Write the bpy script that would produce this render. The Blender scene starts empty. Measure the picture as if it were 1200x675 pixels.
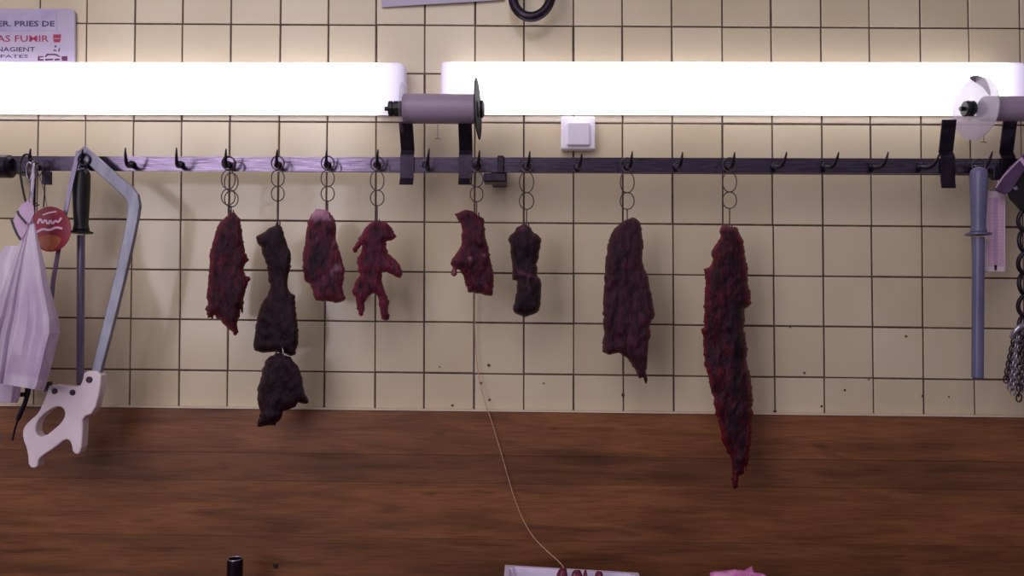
import bpy, bmesh, math, random
import numpy as np
from mathutils import Vector, Matrix, noise
from mathutils.geometry import delaunay_2d_cdt
random.seed(7)
PI = math.pi
SC = bpy.context.scene
COL = SC.collection

# ------------------------------------------------------------------ camera (28 mm look, 1.73 m from the tiled wall)
F = 933.0; W, H = 1200.0, 675.0; D = 1.73
CAM = Vector((0.0, -D, 1.5))
ROT = (Matrix.Rotation(0.020, 3, 'Z') @ Matrix.Rotation(PI/2 + 0.029, 3, 'X') @ Matrix.Rotation(0.0075, 3, 'Z'))
cd = bpy.data.cameras.new('camera'); cam = bpy.data.objects.new('camera', cd); COL.objects.link(cam)
cd.sensor_width = 36.0; cd.lens = F/W*36.0; cd.clip_start = 0.02
cam.matrix_world = Matrix.Translation(CAM) @ ROT.to_4x4()
SC.camera = cam

def P(px, py, Y=0.0):
    """point of the place seen at photo pixel (px,py), lying at depth Y in front of the wall (wall: Y=0)"""
    d = ROT @ Vector(((px-W/2)/F, -(py-H/2)/F, -1.0))
    t = (Y-CAM.y)/d.y
    return CAM + d*t
def ppm(Y): return F/(D+Y)          # pixels per metre at depth Y

# ------------------------------------------------------------------ materials
def lin(c):
    return tuple((v/12.92 if v <= .04045 else ((v+.055)/1.055)**2.4) for v in [x/255.0 for x in c])
def rgba(c): return (*lin(c), 1.0)
def new_mat(name):
    m = bpy.data.materials.new(name); m.use_nodes = True
    nt = m.node_tree; nt.nodes.clear()
    o = nt.nodes.new('ShaderNodeOutputMaterial'); p = nt.nodes.new('ShaderNodeBsdfPrincipled')
    nt.links.new(p.outputs[0], o.inputs[0])
    return m, nt, p
def N(nt, t, **kw):
    n = nt.nodes.new(t)
    for k, v in kw.items(): setattr(n, k, v)
    return n
def ramp(nt, fac, stops):
    r = N(nt, 'ShaderNodeValToRGB'); nt.links.new(fac, r.inputs[0])
    e = r.color_ramp.elements
    while len(e) < len(stops): e.new(0.5)
    for i, (p, c) in enumerate(stops): e[i].position = p; e[i].color = c
    return r
def noise_fac(nt, scale, detail=4, stretch=(1,1,1), rough=.55):
    tc = N(nt, 'ShaderNodeTexCoord'); mp = N(nt, 'ShaderNodeMapping'); mp.inputs['Scale'].default_value = stretch
    nz = N(nt, 'ShaderNodeTexNoise'); nz.inputs['Scale'].default_value = scale; nz.inputs['Detail'].default_value = detail; nz.inputs['Roughness'].default_value = rough
    nt.links.new(tc.outputs['Object'], mp.inputs[0]); nt.links.new(mp.outputs[0], nz.inputs['Vector'])
    return nz
def bump(nt, p, src, strength=.2, dist=.002):
    b = N(nt, 'ShaderNodeBump'); b.inputs['Strength'].default_value = strength; b.inputs['Distance'].default_value = dist
    nt.links.new(src, b.inputs['Height']); nt.links.new(b.outputs[0], p.inputs['Normal'])
def simple(name, c1, c2=None, rough=.5, metal=0.0, scale=30, stretch=(1,1,1), bmp=0.0, trans=0.0, alpha=1.0, spec=.5, coat=0):
    m, nt, p = new_mat(name)
    nz = noise_fac(nt, scale, 4, stretch)
    c2 = c2 or c1
    r = ramp(nt, nz.outputs[0], [(.35, rgba(c1)), (.65, rgba(c2))])
    nt.links.new(r.outputs[0], p.inputs['Base Color'])
    p.inputs['Roughness'].default_value = rough; p.inputs['Metallic'].default_value = metal
    p.inputs['Specular IOR Level'].default_value = spec
    p.inputs['Transmission Weight'].default_value = trans; p.inputs['Alpha'].default_value = alpha
    p.inputs['Coat Weight'].default_value = coat
    if bmp: bump(nt, p, nz.outputs[0], bmp, .002)
    return m

def mat_tile():
    m, nt, p = new_mat('glazed_cream_tile')
    at = N(nt, 'ShaderNodeAttribute'); at.attribute_name = 'tint'
    r = ramp(nt, at.outputs['Fac'], [(0, rgba((206,190,162))), (.5, rgba((212,196,168))), (1, rgba((218,203,176)))])
    nz = noise_fac(nt, 5, 3)
    r2 = ramp(nt, nz.outputs[0], [(.3, (.90,.89,.86,1)), (.7, (1,1,1,1))])
    mx = N(nt, 'ShaderNodeMixRGB', blend_type='MULTIPLY'); mx.inputs[0].default_value = 1
    nt.links.new(r.outputs[0], mx.inputs[1]); nt.links.new(r2.outputs[0], mx.inputs[2])
    nt.links.new(mx.outputs[0], p.inputs['Base Color'])
    p.inputs['Roughness'].default_value = .16
    p.inputs['Specular IOR Level'].default_value = .45
    nz2 = noise_fac(nt, 22, 2)
    bump(nt, p, nz2.outputs[0], .05, .004)
    return m
def mat_wood():
    m, nt, p = new_mat('stained_board_wood')
    tc = N(nt, 'ShaderNodeTexCoord')
    def nz(scale, st, det=5, dist=0):
        mp = N(nt, 'ShaderNodeMapping'); mp.inputs['Scale'].default_value = st
        n = N(nt, 'ShaderNodeTexNoise'); n.inputs['Scale'].default_value = scale; n.inputs['Detail'].default_value = det; n.inputs['Distortion'].default_value = dist
        nt.links.new(tc.outputs['Object'], mp.inputs[0]); nt.links.new(mp.outputs[0], n.inputs['Vector']); return n
    a = nz(4, (1.0, 1, 9), 6, .6)
    r = ramp(nt, a.outputs[0], [(.25, rgba((100,59,36))), (.47, rgba((134,84,52))), (.60, rgba((148,95,60))), (.78, rgba((116,70,43)))])
    b = nz(10, (1.6, 1, 34), 8, .3)
    rb = ramp(nt, b.outputs[0], [(.30, (.62,.58,.56,1)), (.55, (1,1,1,1))])
    mx = N(nt, 'ShaderNodeMixRGB', blend_type='MULTIPLY'); mx.inputs[0].default_value = .8
    nt.links.new(r.outputs[0], mx.inputs[1]); nt.links.new(rb.outputs[0], mx.inputs[2])
    c = nz(2.2, (1.2, 1, 4.5), 3, .4)
    rc = ramp(nt, c.outputs[0], [(.36, (.50,.46,.44,1)), (.56, (1,1,1,1))])
    m2 = N(nt, 'ShaderNodeMixRGB', blend_type='MULTIPLY'); m2.inputs[0].default_value = .45
    nt.links.new(mx.outputs[0], m2.inputs[1]); nt.links.new(rc.outputs[0], m2.inputs[2])
    d = nz(7, (1.0, 1, 3.2), 2, .2)      # dark grain knots
    rd = ramp(nt, d.outputs[0], [(.24, (.30,.25,.22,1)), (.31, (1,1,1,1))])
    m3 = N(nt, 'ShaderNodeMixRGB', blend_type='MULTIPLY'); m3.inputs[0].default_value = .8
    nt.links.new(m2.outputs[0], m3.inputs[1]); nt.links.new(rd.outputs[0], m3.inputs[2])
    at = N(nt, 'ShaderNodeAttribute'); at.attribute_name = 'tone'
    rt = ramp(nt, at.outputs['Fac'], [(0, (.55,.55,.60,1)), (1, (1.0,1.0,1.0,1))])
    m4 = N(nt, 'ShaderNodeMixRGB', blend_type='MULTIPLY'); m4.inputs[0].default_value = 1
    nt.links.new(m3.outputs[0], m4.inputs[1]); nt.links.new(rt.outputs[0], m4.inputs[2])
    nt.links.new(m4.outputs[0], p.inputs['Base Color'])
    p.inputs['Roughness'].default_value = .42; p.inputs['Specular IOR Level'].default_value = .4
    bump(nt, p, b.outputs[0], .15, .001)
    return m
def mat_meat(name, dark, mid, red, fat, fat_amt=.2, rough=.44):
    dark, mid, red = [tuple(v*f for v in c) for c, f in ((dark,.60), (mid,.76), (red,.84))]
    """muscle colour: dark centre, redder thin edges ('edge' attribute), streaks of fat"""
    m, nt, p = new_mat(name)
    a = noise_fac(nt, 62, 7, (1.4, 1, .55), .66)
    r = ramp(nt, a.outputs[0], [(.36, rgba(dark)), (.53, rgba(mid)), (.70, rgba(red))])
    at = N(nt, 'ShaderNodeAttribute'); at.attribute_name = 'edge'
    b = noise_fac(nt, 70, 4, (1.6, 1, .5))
    ml = N(nt, 'ShaderNodeMath', operation='MULTIPLY'); nt.links.new(at.outputs['Fac'], ml.inputs[0]); nt.links.new(b.outputs[0], ml.inputs[1])
    re = ramp(nt, ml.outputs[0], [(.15, (0,0,0,1)), (.5, (1,1,1,1))])
    mx = N(nt, 'ShaderNodeMixRGB'); nt.links.new(re.outputs[0], mx.inputs[0]); nt.links.new(r.outputs[0], mx.inputs[1]); mx.inputs[2].default_value = rgba(red)
    f = noise_fac(nt, 55, 5, (2.2, 1, .55), .7)
    rf = ramp(nt, f.outputs[0], [(.72 - fat_amt*.25, (0,0,0,1)), (.86 - fat_amt*.25, (fat_amt*2,)*3 + (1,))])
    m2 = N(nt, 'ShaderNodeMixRGB'); nt.links.new(rf.outputs[0], m2.inputs[0]); nt.links.new(mx.outputs[0], m2.inputs[1]); m2.inputs[2].default_value = rgba(fat)
    at2 = N(nt, 'ShaderNodeAttribute'); at2.attribute_name = 'fat'
    m3 = N(nt, 'ShaderNodeMixRGB'); nt.links.new(at2.outputs['Fac'], m3.inputs[0]); nt.links.new(m2.outputs[0], m3.inputs[1]); m3.inputs[2].default_value = rgba(fat)
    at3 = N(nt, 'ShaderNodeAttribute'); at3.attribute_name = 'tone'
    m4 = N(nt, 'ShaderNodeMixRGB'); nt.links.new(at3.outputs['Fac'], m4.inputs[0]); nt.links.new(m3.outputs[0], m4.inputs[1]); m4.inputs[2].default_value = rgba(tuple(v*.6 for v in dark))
    nt.links.new(m4.outputs[0], p.inputs['Base Color'])
    p.inputs['Roughness'].default_value = rough; p.inputs['Specular IOR Level'].default_value = .30
    p.inputs['Specular Tint'].default_value = (1, .8, .95, 1)
    p.inputs['Subsurface Weight'].default_value = .0
    bump(nt, p, a.outputs[0], .9, .007)
    return m
def mat_lamp():
    m, nt, p = new_mat('lit_opal_diffuser')
    nz = noise_fac(nt, 3, 1)
    r = ramp(nt, nz.outputs[0], [(.2, (.95,.92,1,1)), (.8, (1,.98,1,1))])
    p.inputs['Base Color'].default_value = (.85,.83,.9,1); p.inputs['Roughness'].default_value = .35
    nt.links.new(r.outputs[0], p.inputs['Emission Color']); p.inputs['Emission Strength'].default_value = LAMP
    return m
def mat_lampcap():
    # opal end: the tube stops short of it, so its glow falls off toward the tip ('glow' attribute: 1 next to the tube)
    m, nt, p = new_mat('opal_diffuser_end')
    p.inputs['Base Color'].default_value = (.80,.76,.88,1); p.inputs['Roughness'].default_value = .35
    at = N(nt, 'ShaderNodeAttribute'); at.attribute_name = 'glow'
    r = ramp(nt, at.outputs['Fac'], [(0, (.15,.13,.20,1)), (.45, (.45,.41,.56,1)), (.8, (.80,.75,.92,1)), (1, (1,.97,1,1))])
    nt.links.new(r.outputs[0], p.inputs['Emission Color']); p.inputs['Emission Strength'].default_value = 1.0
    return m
def mat_film(name, col, alpha, rough=.15):
    m, nt, p = new_mat(name)
    nz = noise_fac(nt, 14, 3)
    r = ramp(nt, nz.outputs[0], [(.3, (alpha*.8,)*3+(1,)), (.7, (alpha*1.1,)*3+(1,))])
    p.inputs['Base Color'].default_value = rgba(col); p.inputs['Roughness'].default_value = rough
    nt.links.new(r.outputs[0], p.inputs['Alpha'])
    return m
def mat_bag():
    m, nt, p = new_mat('thin_white_plastic')
    nz = noise_fac(nt, 16, 3, (1.5, 1, .4))
    r0 = ramp(nt, nz.outputs[0], [(.35, rgba((212,194,220))), (.65, rgba((242,232,246)))])
    at = N(nt, 'ShaderNodeAttribute'); at.attribute_name = 'contents'
    r = N(nt, 'ShaderNodeMixRGB'); nt.links.new(at.outputs['Fac'], r.inputs[0]); nt.links.new(r0.outputs[0], r.inputs[1]); r.inputs[2].default_value = rgba((190,152,200))
    nt.links.new(r.outputs[0], p.inputs['Base Color'])
    p.inputs['Roughness'].default_value = .28
    p.inputs['Transmission Weight'].default_value = .0
    bump(nt, p, nz.outputs[0], .3, .006)
    tr = N(nt, 'ShaderNodeBsdfTranslucent'); nt.links.new(r.outputs[0], tr.inputs[0])
    ms = N(nt, 'ShaderNodeMixShader'); ms.inputs[0].default_value = .35
    out = [n for n in nt.nodes if n.type == 'OUTPUT_MATERIAL'][0]
    nt.links.new(p.outputs[0], ms.inputs[1]); nt.links.new(tr.outputs[0], ms.inputs[2]); nt.links.new(ms.outputs[0], out.inputs[0])
    return m

LAMP = 2.6
M = dict(
    tile=mat_tile(),
    grout=simple('tile_grout', (66,52,50), (96,80,72), .85, scale=60),
    speck=simple('dried_speck', (60,34,26), (80,48,36), .7),
    wood=mat_wood(),
    edge_highlight=simple('painted_edge_highlight', (206,186,166), (220,200,182), .5, scale=30),
    floor=simple('grey_floor', (90,84,80), (110,104,100), .5, scale=8),
    worktop=simple('worktop_wood', (120,84,56), (90,60,38), .55, scale=10, stretch=(1,6,1)),
    lamp=mat_lamp(), lampcap=mat_lampcap(),
    housing=simple('white_painted_steel', (206,200,208), (214,208,216), .4),
    steel=simple('brushed_steel', (84,73,90), (122,110,132), .18, .95, 40, (.6,1,14), .06),
    darksteel=simple('dark_steel', (40,33,44), (62,54,68), .38, .85, 40, bmp=.08),
    strapsteel=simple('dull_steel_strap', (44,36,48), (64,54,70), .32, .85, 25, bmp=.06),
    wire=simple('galvanised_wire', (66,56,62), (92,80,86), .4, .8, 80),
    alu=simple('aluminium_bow', (112,110,126), (138,138,152), .42, .55, 40, (1,1,.3), .08),
    black=simple('black_plastic', (9,10,12), (18,18,21), .42, scale=40),
    blackhub=simple('black_knob', (8,6,9), (16,13,17), .5, scale=40),
    card=simple('cardboard_core_wrap', (150,132,154), (164,146,166), .38, scale=12, stretch=(.4,1,3)),
    clear=mat_film('clear_plastic_disc', (190,178,196), .6, .12),
    faint=mat_film('faint_clear_plastic', (200,190,206), .22, .12), disc_reflection=simple('painted_disc_reflection', (112,98,116), (132,118,136), .35), smoke=simple('smoked_plastic_disc', (14,11,16), (24,19,27), .6, spec=.05),
    whiteplastic=simple('white_plastic', (240,234,248), (246,240,252), .38, scale=20),
    sign=simple('white_sign_board', (172,160,184), (180,168,192), .45, scale=12),
    sticker=simple('grey_label_film', (158,146,180), (180,168,200), .4, scale=22),
    navy=simple('navy_print', (44,38,74), (54,46,84), .5),
    crimson=simple('crimson_print', (150,18,66), (160,26,74), .5),
    maroon=simple('maroon_print', (84,24,60), (94,30,68), .5),
    grip=simple('ivory_saw_grip', (214,196,206), (226,208,214), .42, scale=20),
    rivet=simple('dark_rivet', (46,36,44), (62,50,58), .4, .6),
    bag=mat_bag(),
    redtag=simple('red_label', (120,14,40), (150,22,52), .4, scale=30),
    orangeprint=simple('orange_print', (150,74,44), (172,96,58), .45, scale=60),
    pinkpaper=simple('pink_paper_tag', (196,162,196), (208,176,208), .55, scale=30),
    whiteprint=simple('white_print', (214,180,204), (224,194,214), .5),
    bluesteel=simple('blue_grey_plastic', (92,90,124), (110,106,140), .40, .05, 30, (1,1,.3)),
    rodsteel=simple('rod_steel', (118,110,134), (140,130,152), .32, .75, 40, (6,1,.3)),
    purple=simple('dark_purple_strap', (70,48,80), (90,64,98), .5, scale=40, bmp=.1),
    thermo=simple('thermometer_plastic', (208,186,200), (222,202,212), .45, scale=20),
    thermopink=simple('thermometer_face', (196,156,180), (208,170,192), .45, scale=20),
    thermolilac=simple('thermometer_column', (168,140,180), (180,152,190), .4),
    chain=simple('chain_steel', (160,154,176), (196,190,206), .3, .85, 60),
    twine=simple('natural_twine', (176,136,110), (206,170,142), .8, scale=200),
    tray=simple('white_tray_plastic', (216,202,230), (226,214,238), .35, scale=20),
    pink=simple('pink_wrap', (222,96,186), (240,176,222), .4, scale=45, bmp=.3),
    pinkdark=simple('meat_scrap', (84,14,40), (112,26,58), .35, scale=60, bmp=.4),
)

# ------------------------------------------------------------------ mesh helpers (all shapes in place coordinates)
def tag(o, label=None, cat=None, group=None, kind=None):
    if label: o['label'] = label
    if cat: o['category'] = cat
    if group: o['group'] = group
    if kind: o['kind'] = kind
    return o
def thing(name, loc, label, cat, group=None):
    o = bpy.data.objects.new(name, None); COL.objects.link(o); o.location = loc; o.empty_display_size = .02
    return tag(o, label, cat, group)
def wloc(o):
    v = Vector((0,0,0))
    while o: v = v + Vector(o.location); o = o.parent
    return v
def obj(name, bm, mat, parent=None, origin=None, smooth=False, label=None):
    me = bpy.data.meshes.new(name)
    base = wloc(parent) if parent else Vector((0,0,0))
    loc = Vector(origin) - base if origin is not None else Vector((0,0,0))
    sh = -(base + loc)
    for v in bm.verts: v.co += sh
    bmesh.ops.recalc_face_normals(bm, faces=bm.faces[:])
    if smooth:
        for f in bm.faces: f.smooth = True
    bm.to_mesh(me); bm.free()
    for mm in (mat if isinstance(mat, (list, tuple)) else [mat]): me.materials.append(mm)
    o = bpy.data.objects.new(name, me); COL.objects.link(o)
    o.parent = parent; o.location = loc
    if label: o['label'] = label
    return o
def B(): return bmesh.new()
def box(bm, lo, hi, bev=0.0, seg=2):
    t = B(); bmesh.ops.create_cube(t, size=1)
    lo, hi = Vector(lo), Vector(hi); c = (lo+hi)/2; s = hi-lo
    for v in t.verts: v.co = Vector((v.co.x*s.x, v.co.y*s.y, v.co.z*s.z)) + c
    if bev: bmesh.ops.bevel(t, geom=t.edges[:], offset=bev, segments=seg, profile=.5, affect='EDGES')
    merge(bm, t)
def merge(bm, t):
    me = bpy.data.meshes.new('tmp'); t.to_mesh(me); t.free(); bm.from_mesh(me); bpy.data.meshes.remove(me)
def tube(bm, pts, r, n=8, caps=True, closed=False, flat=None):
    """round (or flat=(wide,thin)) bar through points"""
    pts = [Vector(p) for p in pts]; rs = r if isinstance(r, (list, tuple)) else [r]*len(pts)
    if len(rs) != len(pts): rs = [rs[min(len(rs)-1, int(i*len(rs)/len(pts)))] for i in range(len(pts))]
    rings = []; up = None
    for i, p in enumerate(pts):
        if closed: d = pts[(i+1) % len(pts)] - pts[i-1]
        else: d = pts[min(i+1, len(pts)-1)] - pts[max(i-1, 0)]
        d.normalize()
        if up is None:
            up = Vector((0,1,0)) if abs(d.y) < .9 else Vector((0,0,1))
        s = d.cross(up)
        if s.length < 1e-6: s = d.orthogonal()
        s.normalize(); u2 = s.cross(d).normalized(); up = u2
        rings.append([bm.verts.new(p + (s*math.cos(a) + u2*math.sin(a))*rs[i]) for a in [2*PI*k/n for k in range(n)]])
    m = len(rings)
    for i in range(m if closed else m-1):
        A, Bq = rings[i], rings[(i+1) % m]
        for k in range(n): bm.faces.new((A[k], A[(k+1) % n], Bq[(k+1) % n], Bq[k]))
    if caps and not closed:
        bm.faces.new(rings[0][::-1]); bm.faces.new(rings[-1])
def lathe(bm, a, b, prof, n=28):
    """profile [(t along a->b in metres, radius)]"""
    a, b = Vector(a), Vector(b); d = (b-a).normalized(); s = d.orthogonal().normalized(); u = d.cross(s)
    rings = []
    for t, r in prof:
        rings.append([bm.verts.new(a + d*t + (s*math.cos(2*PI*k/n) + u*math.sin(2*PI*k/n))*max(r, 1e-5)) for k in range(n)])
    for A, Bq in zip(rings, rings[1:]):
        for k in range(n): bm.faces.new((A[k], A[(k+1) % n], Bq[(k+1) % n], Bq[k]))
    bm.faces.new(rings[0][::-1]); bm.faces.new(rings[-1])
def smooth_poly(pts, it=1, closed=True):
    for _ in range(it):
        q = []; n = len(pts)
        rng = range(n) if closed else range(n-1)
        if not closed: q.append(pts[0])
        for i in rng:
            a, b = Vector(pts[i]), Vector(pts[(i+1) % n]); q += [a*.75+b*.25, a*.25+b*.75]
        if not closed: q.append(pts[-1])
        pts = q
    return [Vector(p) for p in pts]
def prism(bm, outline, y_of, thick, holes=(), bev=0.0):
    """solid plate from pixel outline; y_of(px,py)= depth of its front face"""
    loops = [outline] + list(holes); v2 = []; edges = []
    for L in loops:
        s = len(v2); v2 += [Vector((p[0], p[1])) for p in L]; edges += [(s+i, s+(i+1) % len(L)) for i in range(len(L))]
    vo, eo, fo, *_ = delaunay_2d_cdt(v2, edges, [], 1, 1e-5)
    def inside(x, y):
        c = False
        for L in loops:
            j = len(L)-1
            for i in range(len(L)):
                if (L[i][1] > y) != (L[j][1] > y) and x < (L[j][0]-L[i][0])*(y-L[i][1])/(L[j][1]-L[i][1]) + L[i][0]: c = not c
                j = i
        return c
    t = B(); vs = [t.verts.new(P(v.x, v.y, y_of(v.x, v.y))) for v in vo]
    for f in fo:
        cx = sum(vo[i].x for i in f)/len(f); cy = sum(vo[i].y for i in f)/len(f)
        if inside(cx, cy): t.faces.new([vs[i] for i in f])
    fr = t.faces[:]
    r = bmesh.ops.extrude_face_region(t, geom=fr)
    for e in r['geom']:
        if isinstance(e, bmesh.types.BMVert): e.co.y += thick
    bmesh.ops.recalc_face_normals(t, faces=t.faces[:])
    if bev:
        ed = [e for e in t.edges if len(e.link_faces) == 2 and e.calc_face_angle(0) > .9]
        bmesh.ops.bevel(t, geom=ed, offset=bev, segments=2, profile=.5, affect='EDGES')
    merge(bm, t)
def torus(bm, c, R, r, ax=(0,1,0), n=20, m=6, sx=1.0, sz=1.0, tw=None):
    c = Vector(c); ax = Vector(ax).normalized(); s = Vector((1,0,0)) - ax*ax.x
    if s.length < .1: s = Vector((0,0,1)) - ax*ax.z
    s.normalize(); u = s.cross(ax)
    tube(bm, [c + s*R*sx*math.cos(2*PI*k/n) + u*R*sz*math.sin(2*PI*k/n) for k in range(n)], r, m, closed=True)
def set_attr(o, name, vals):
    a = o.data.attributes.new(name, 'FLOAT', 'POINT'); a.data.foreach_set('value', np.asarray(vals, dtype=np.float32))

# ------------------------------------------------------------------ setting: tiled wall
def build_wall():
    top = [47,102,158.6,214.3,271,329,385,441,498,557,614,672,729,787,846,903.3,961.7,1018.3,1078,1134.6,1194.6]
    bot = [97,152.2,210,266.5,323,380,439.5,497,555.5,613.8,672.3,730.6,789.6,848,908,966,1023.4,1082,1142,1201]
    bot = [40] + bot
    cols = []
    for a, b in zip(top, bot):
        A, Bq = P(a, 20), P(b, 460); k = (Bq.x-A.x)/(Bq.z-A.z)
        cols.append((A.x - k*A.z, k))
    step = (cols[-1][0]-cols[0][0])/(len(cols)-1)
    for i in range(1, 8): cols.insert(0, (cols[0][0]-step, cols[0][1])); cols.append((cols[-1][0]+step, cols[-1][1]))
    xs = (164, 520, 764, 1060)
    R = [(28.6,29.3,30.5,33.8),(85.5,86.5,87.7,90),(142,143.5,144.8,146.3),(200,201.5,202.7,204.6),(257.5,260.2,262,265.6),(316,319,321,325.4),(373.5,377.6,380.2,384),(433,437.6,440.4,443.4)]
    rows = []
    for ys in R:
        pts = [P(x, y) for x, y in zip(xs, ys)]
        mx = sum(p.x for p in pts)/4; mz = sum(p.z for p in pts)/4
        k = sum((p.x-mx)*(p.z-mz) for p in pts)/sum((p.x-mx)**2 for p in pts)
        rows.append((mz-k*mx, k))
    h = (rows[0][0]-rows[-1][0])/(len(rows)-1)
    for i in range(12): rows.insert(0, (rows[0][0]+h, rows[0][1]))
    for i in range(13): rows.append((rows[-1][0]-h, rows[-1][1]))
    bm = B(); tints = []
    def cross(c, r):
        z = r[0]
        for _ in range(3): x = c[0]+c[1]*z; z = r[0]+r[1]*x
        return Vector((x, 0, z))
    rnd = random.Random(3); g = .0015; bv = .0007; dp = .0016; n = 3
    for j in range(len(rows)-1):
        for i in range(len(cols)-1):
            tl, tr, bl, br = cross(cols[i], rows[j]), cross(cols[i+1], rows[j]), cross(cols[i], rows[j+1]), cross(cols[i+1], rows[j+1])
            ax, az, off = rnd.gauss(0, .0035), rnd.gauss(0, .0035), rnd.gauss(0, .00025)
            gl, gr, gt, gb = [max(.0008, g*rnd.gauss(1, .22)) for _ in range(4)]
            t = rnd.random()
            ww = (tr-tl).length; hh = (tl-bl).length
            us = [gl/ww, (gl+bv)/ww, (gl+2*bv)/ww] + [ (gl+2*bv)/ww + (1-(gl+gr+4*bv)/ww)*k/n for k in range(1, n)] + [1-(gr+2*bv)/ww, 1-(gr+bv)/ww, 1-gr/ww]
            vs = [gt/hh, (gt+bv)/hh, (gt+2*bv)/hh] + [ (gt+2*bv)/hh + (1-(gt+gb+4*bv)/hh)*k/n for k in range(1, n)] + [1-(gb+2*bv)/hh, 1-(gb+bv)/hh, 1-gb/hh]
            G = []
            for b_, v in enumerate(vs):
                row = []
                for a_, u in enumerate(us):
                    p = (tl*(1-u)+tr*u)*(1-v) + (bl*(1-u)+br*u)*v
                    if a_ in (0, len(us)-1) or b_ in (0, len(vs)-1): y = .0015
                    else: y = -dp + off + ax*(u-.5)*ww + az*(v-.5)*hh + .00006*((2*u-1)**4 + (2*v-1)**4)
                    row.append(bm.verts.new((p.x, y, p.z))); tints.append(t)
                G.append(row)
            for b_ in range(len(vs)-1):
                for a_ in range(len(us)-1):
                    f = bm.faces.new((G[b_][a_], G[b_+1][a_], G[b_+1][a_+1], G[b_][a_+1])); f.smooth = True
    x0, x1 = cols[0][0], cols[-1][0]; z1, z0 = rows[0][0], 0.0
    gv = [bm.verts.new(c) for c in ((x0,.0005,z0),(x1,.0005,z0),(x1,.0005,z1),(x0,.0005,z1))]
    gb_ = [bm.verts.new((v.co.x, .12, v.co.z)) for v in gv]
    tints += [0]*8
    fs = [bm.faces.new(gv), bm.faces.new(gb_[::-1])] + [bm.faces.new((gv[k], gb_[k], gb_[(k+1) % 4], gv[(k+1) % 4])) for k in range(4)]
    for f in fs: f.material_index = 1
    # small dried specks on the glaze
    for (px, py, r) in [(572.5,428,2.2),(563,449,1.9),(573.5,468.5,1.6),(637,449,1.0),(530,475,1.6),(730,463,2.2),(908,483,2.6),(990,457,1.6),(943,437,1.4),(1062,394,1.6),(1081,464,1.5),(963,476,1.5),(926,383,1.5),(515,430,1.1),(1112,465,1.2),(1018,445,1.2)]:
        c = P(px, py, -.0036); rr = r/ppm(0); ring = []
        for k in range(9): ring.append(bm.verts.new(c + Vector((math.cos(2*PI*k/9), 0, math.sin(2*PI*k/9)))*rr*rnd.uniform(.6, 1.1)))
        tip = bm.verts.new(c + Vector((0,-.0004,0))); tints += [0]*10
        for k in range(9):
            f = bm.faces.new((ring[k], ring[(k+1) % 9], tip)); f.material_index = 2
    me = bpy.data.meshes.new('wall_back'); bm.to_mesh(me); bm.free()
    for k in ('tile', 'grout', 'speck'): me.materials.append(M[k])
    o = bpy.data.objects.new('wall_back', me); COL.objects.link(o); tag(o, kind='structure', label='back wall of square cream glazed tiles')
    set_attr(o, 'tint', tints)
    return x0, x1
WX0, WX1 = build_wall()

# wooden splash board along the foot of the tiles: three planks, front at Y=-.022
BY = -.022
def board():
    root_y = BY
    a, b = P(100, 477.6, BY), P(1150, 489.3, BY); k = (b.z-a.z)/(b.x-a.x)
    zt = lambda x: a.z + k*(x-a.x)
    tops = [0, .093, .152, .270, .46]
    tv = []
    bm = B(); rnd = random.Random(5)
    for i in range(4):
        t0, t1 = tops[i], tops[i+1]; t = B(); bmesh.ops.create_cube(t, size=1)
        dy = (0, .0006, .0002, .0008)[i]
        for v in t.verts:
            x = WX0 if v.co.x < 0 else WX1
            v.co = Vector((x, (root_y+dy) if v.co.y < 0 else -.0045, zt(x) - (t0+.0003 if v.co.z > 0 else t1)))
        bmesh.ops.bevel(t, geom=[e for e in t.edges if abs((e.verts[0].co-e.verts[1].co).x) > 1], offset=.0016 if i == 0 else .0005, segments=2, affect='EDGES')
        tv += [(.85,.40,.85,.55)[i]]*len(t.verts); merge(bm, t)
    o = obj('trim_1', bm, M['wood']); set_attr(o, 'tone', tv); tag(o, 'brown stained wooden splash board below the tiles', kind='structure')
    bm = B(); c = P(323, 663, BY-.0002)
    lathe(bm, c + Vector((0,.0006,0)), c + Vector((0,-.002,0)), [(0,.0052),(.0018,.0052),(.0026,.0042)], 16)
    obj('screw_head', bm, M['black'], o, smooth=False)
board()
def edge_highlight():  # pale strip that paints the highlight on the board top edge
    a, b = P(100, 477.2, BY), P(1150, 488.9, BY); k = (b.z-a.z)/(b.x-a.x); bm = B(); t = B(); bmesh.ops.create_cube(t, size=1)
    for v in t.verts:
        x = WX0 if v.co.x < 0 else WX1; z = a.z + k*(x-a.x)
        v.co = Vector((x, -.021 if v.co.y < 0 else -.0035, z + (.0030 if v.co.z > 0 else .0002)))
    merge(bm, t); tag(obj('edge_highlight_strip', bm, M['edge_highlight']), 'painted pale highlight line along the top edge of the board', kind='structure')
edge_highlight()
ZWT = P(600, 663, -.10).z - .062          # worktop level, hidden just under the frame
bm = B(); box(bm, (WX0, -.62, ZWT-.05), (WX1, BY-.003, ZWT), .004)
tag(obj('trim_2', bm, M['worktop']), 'wooden worktop under the splash board', kind='structure')
bm = B(); box(bm, (WX0, -4.5, -.05), (WX1, .12, 0)); tag(obj('floor', bm, M['floor']), kind='structure')

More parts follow.
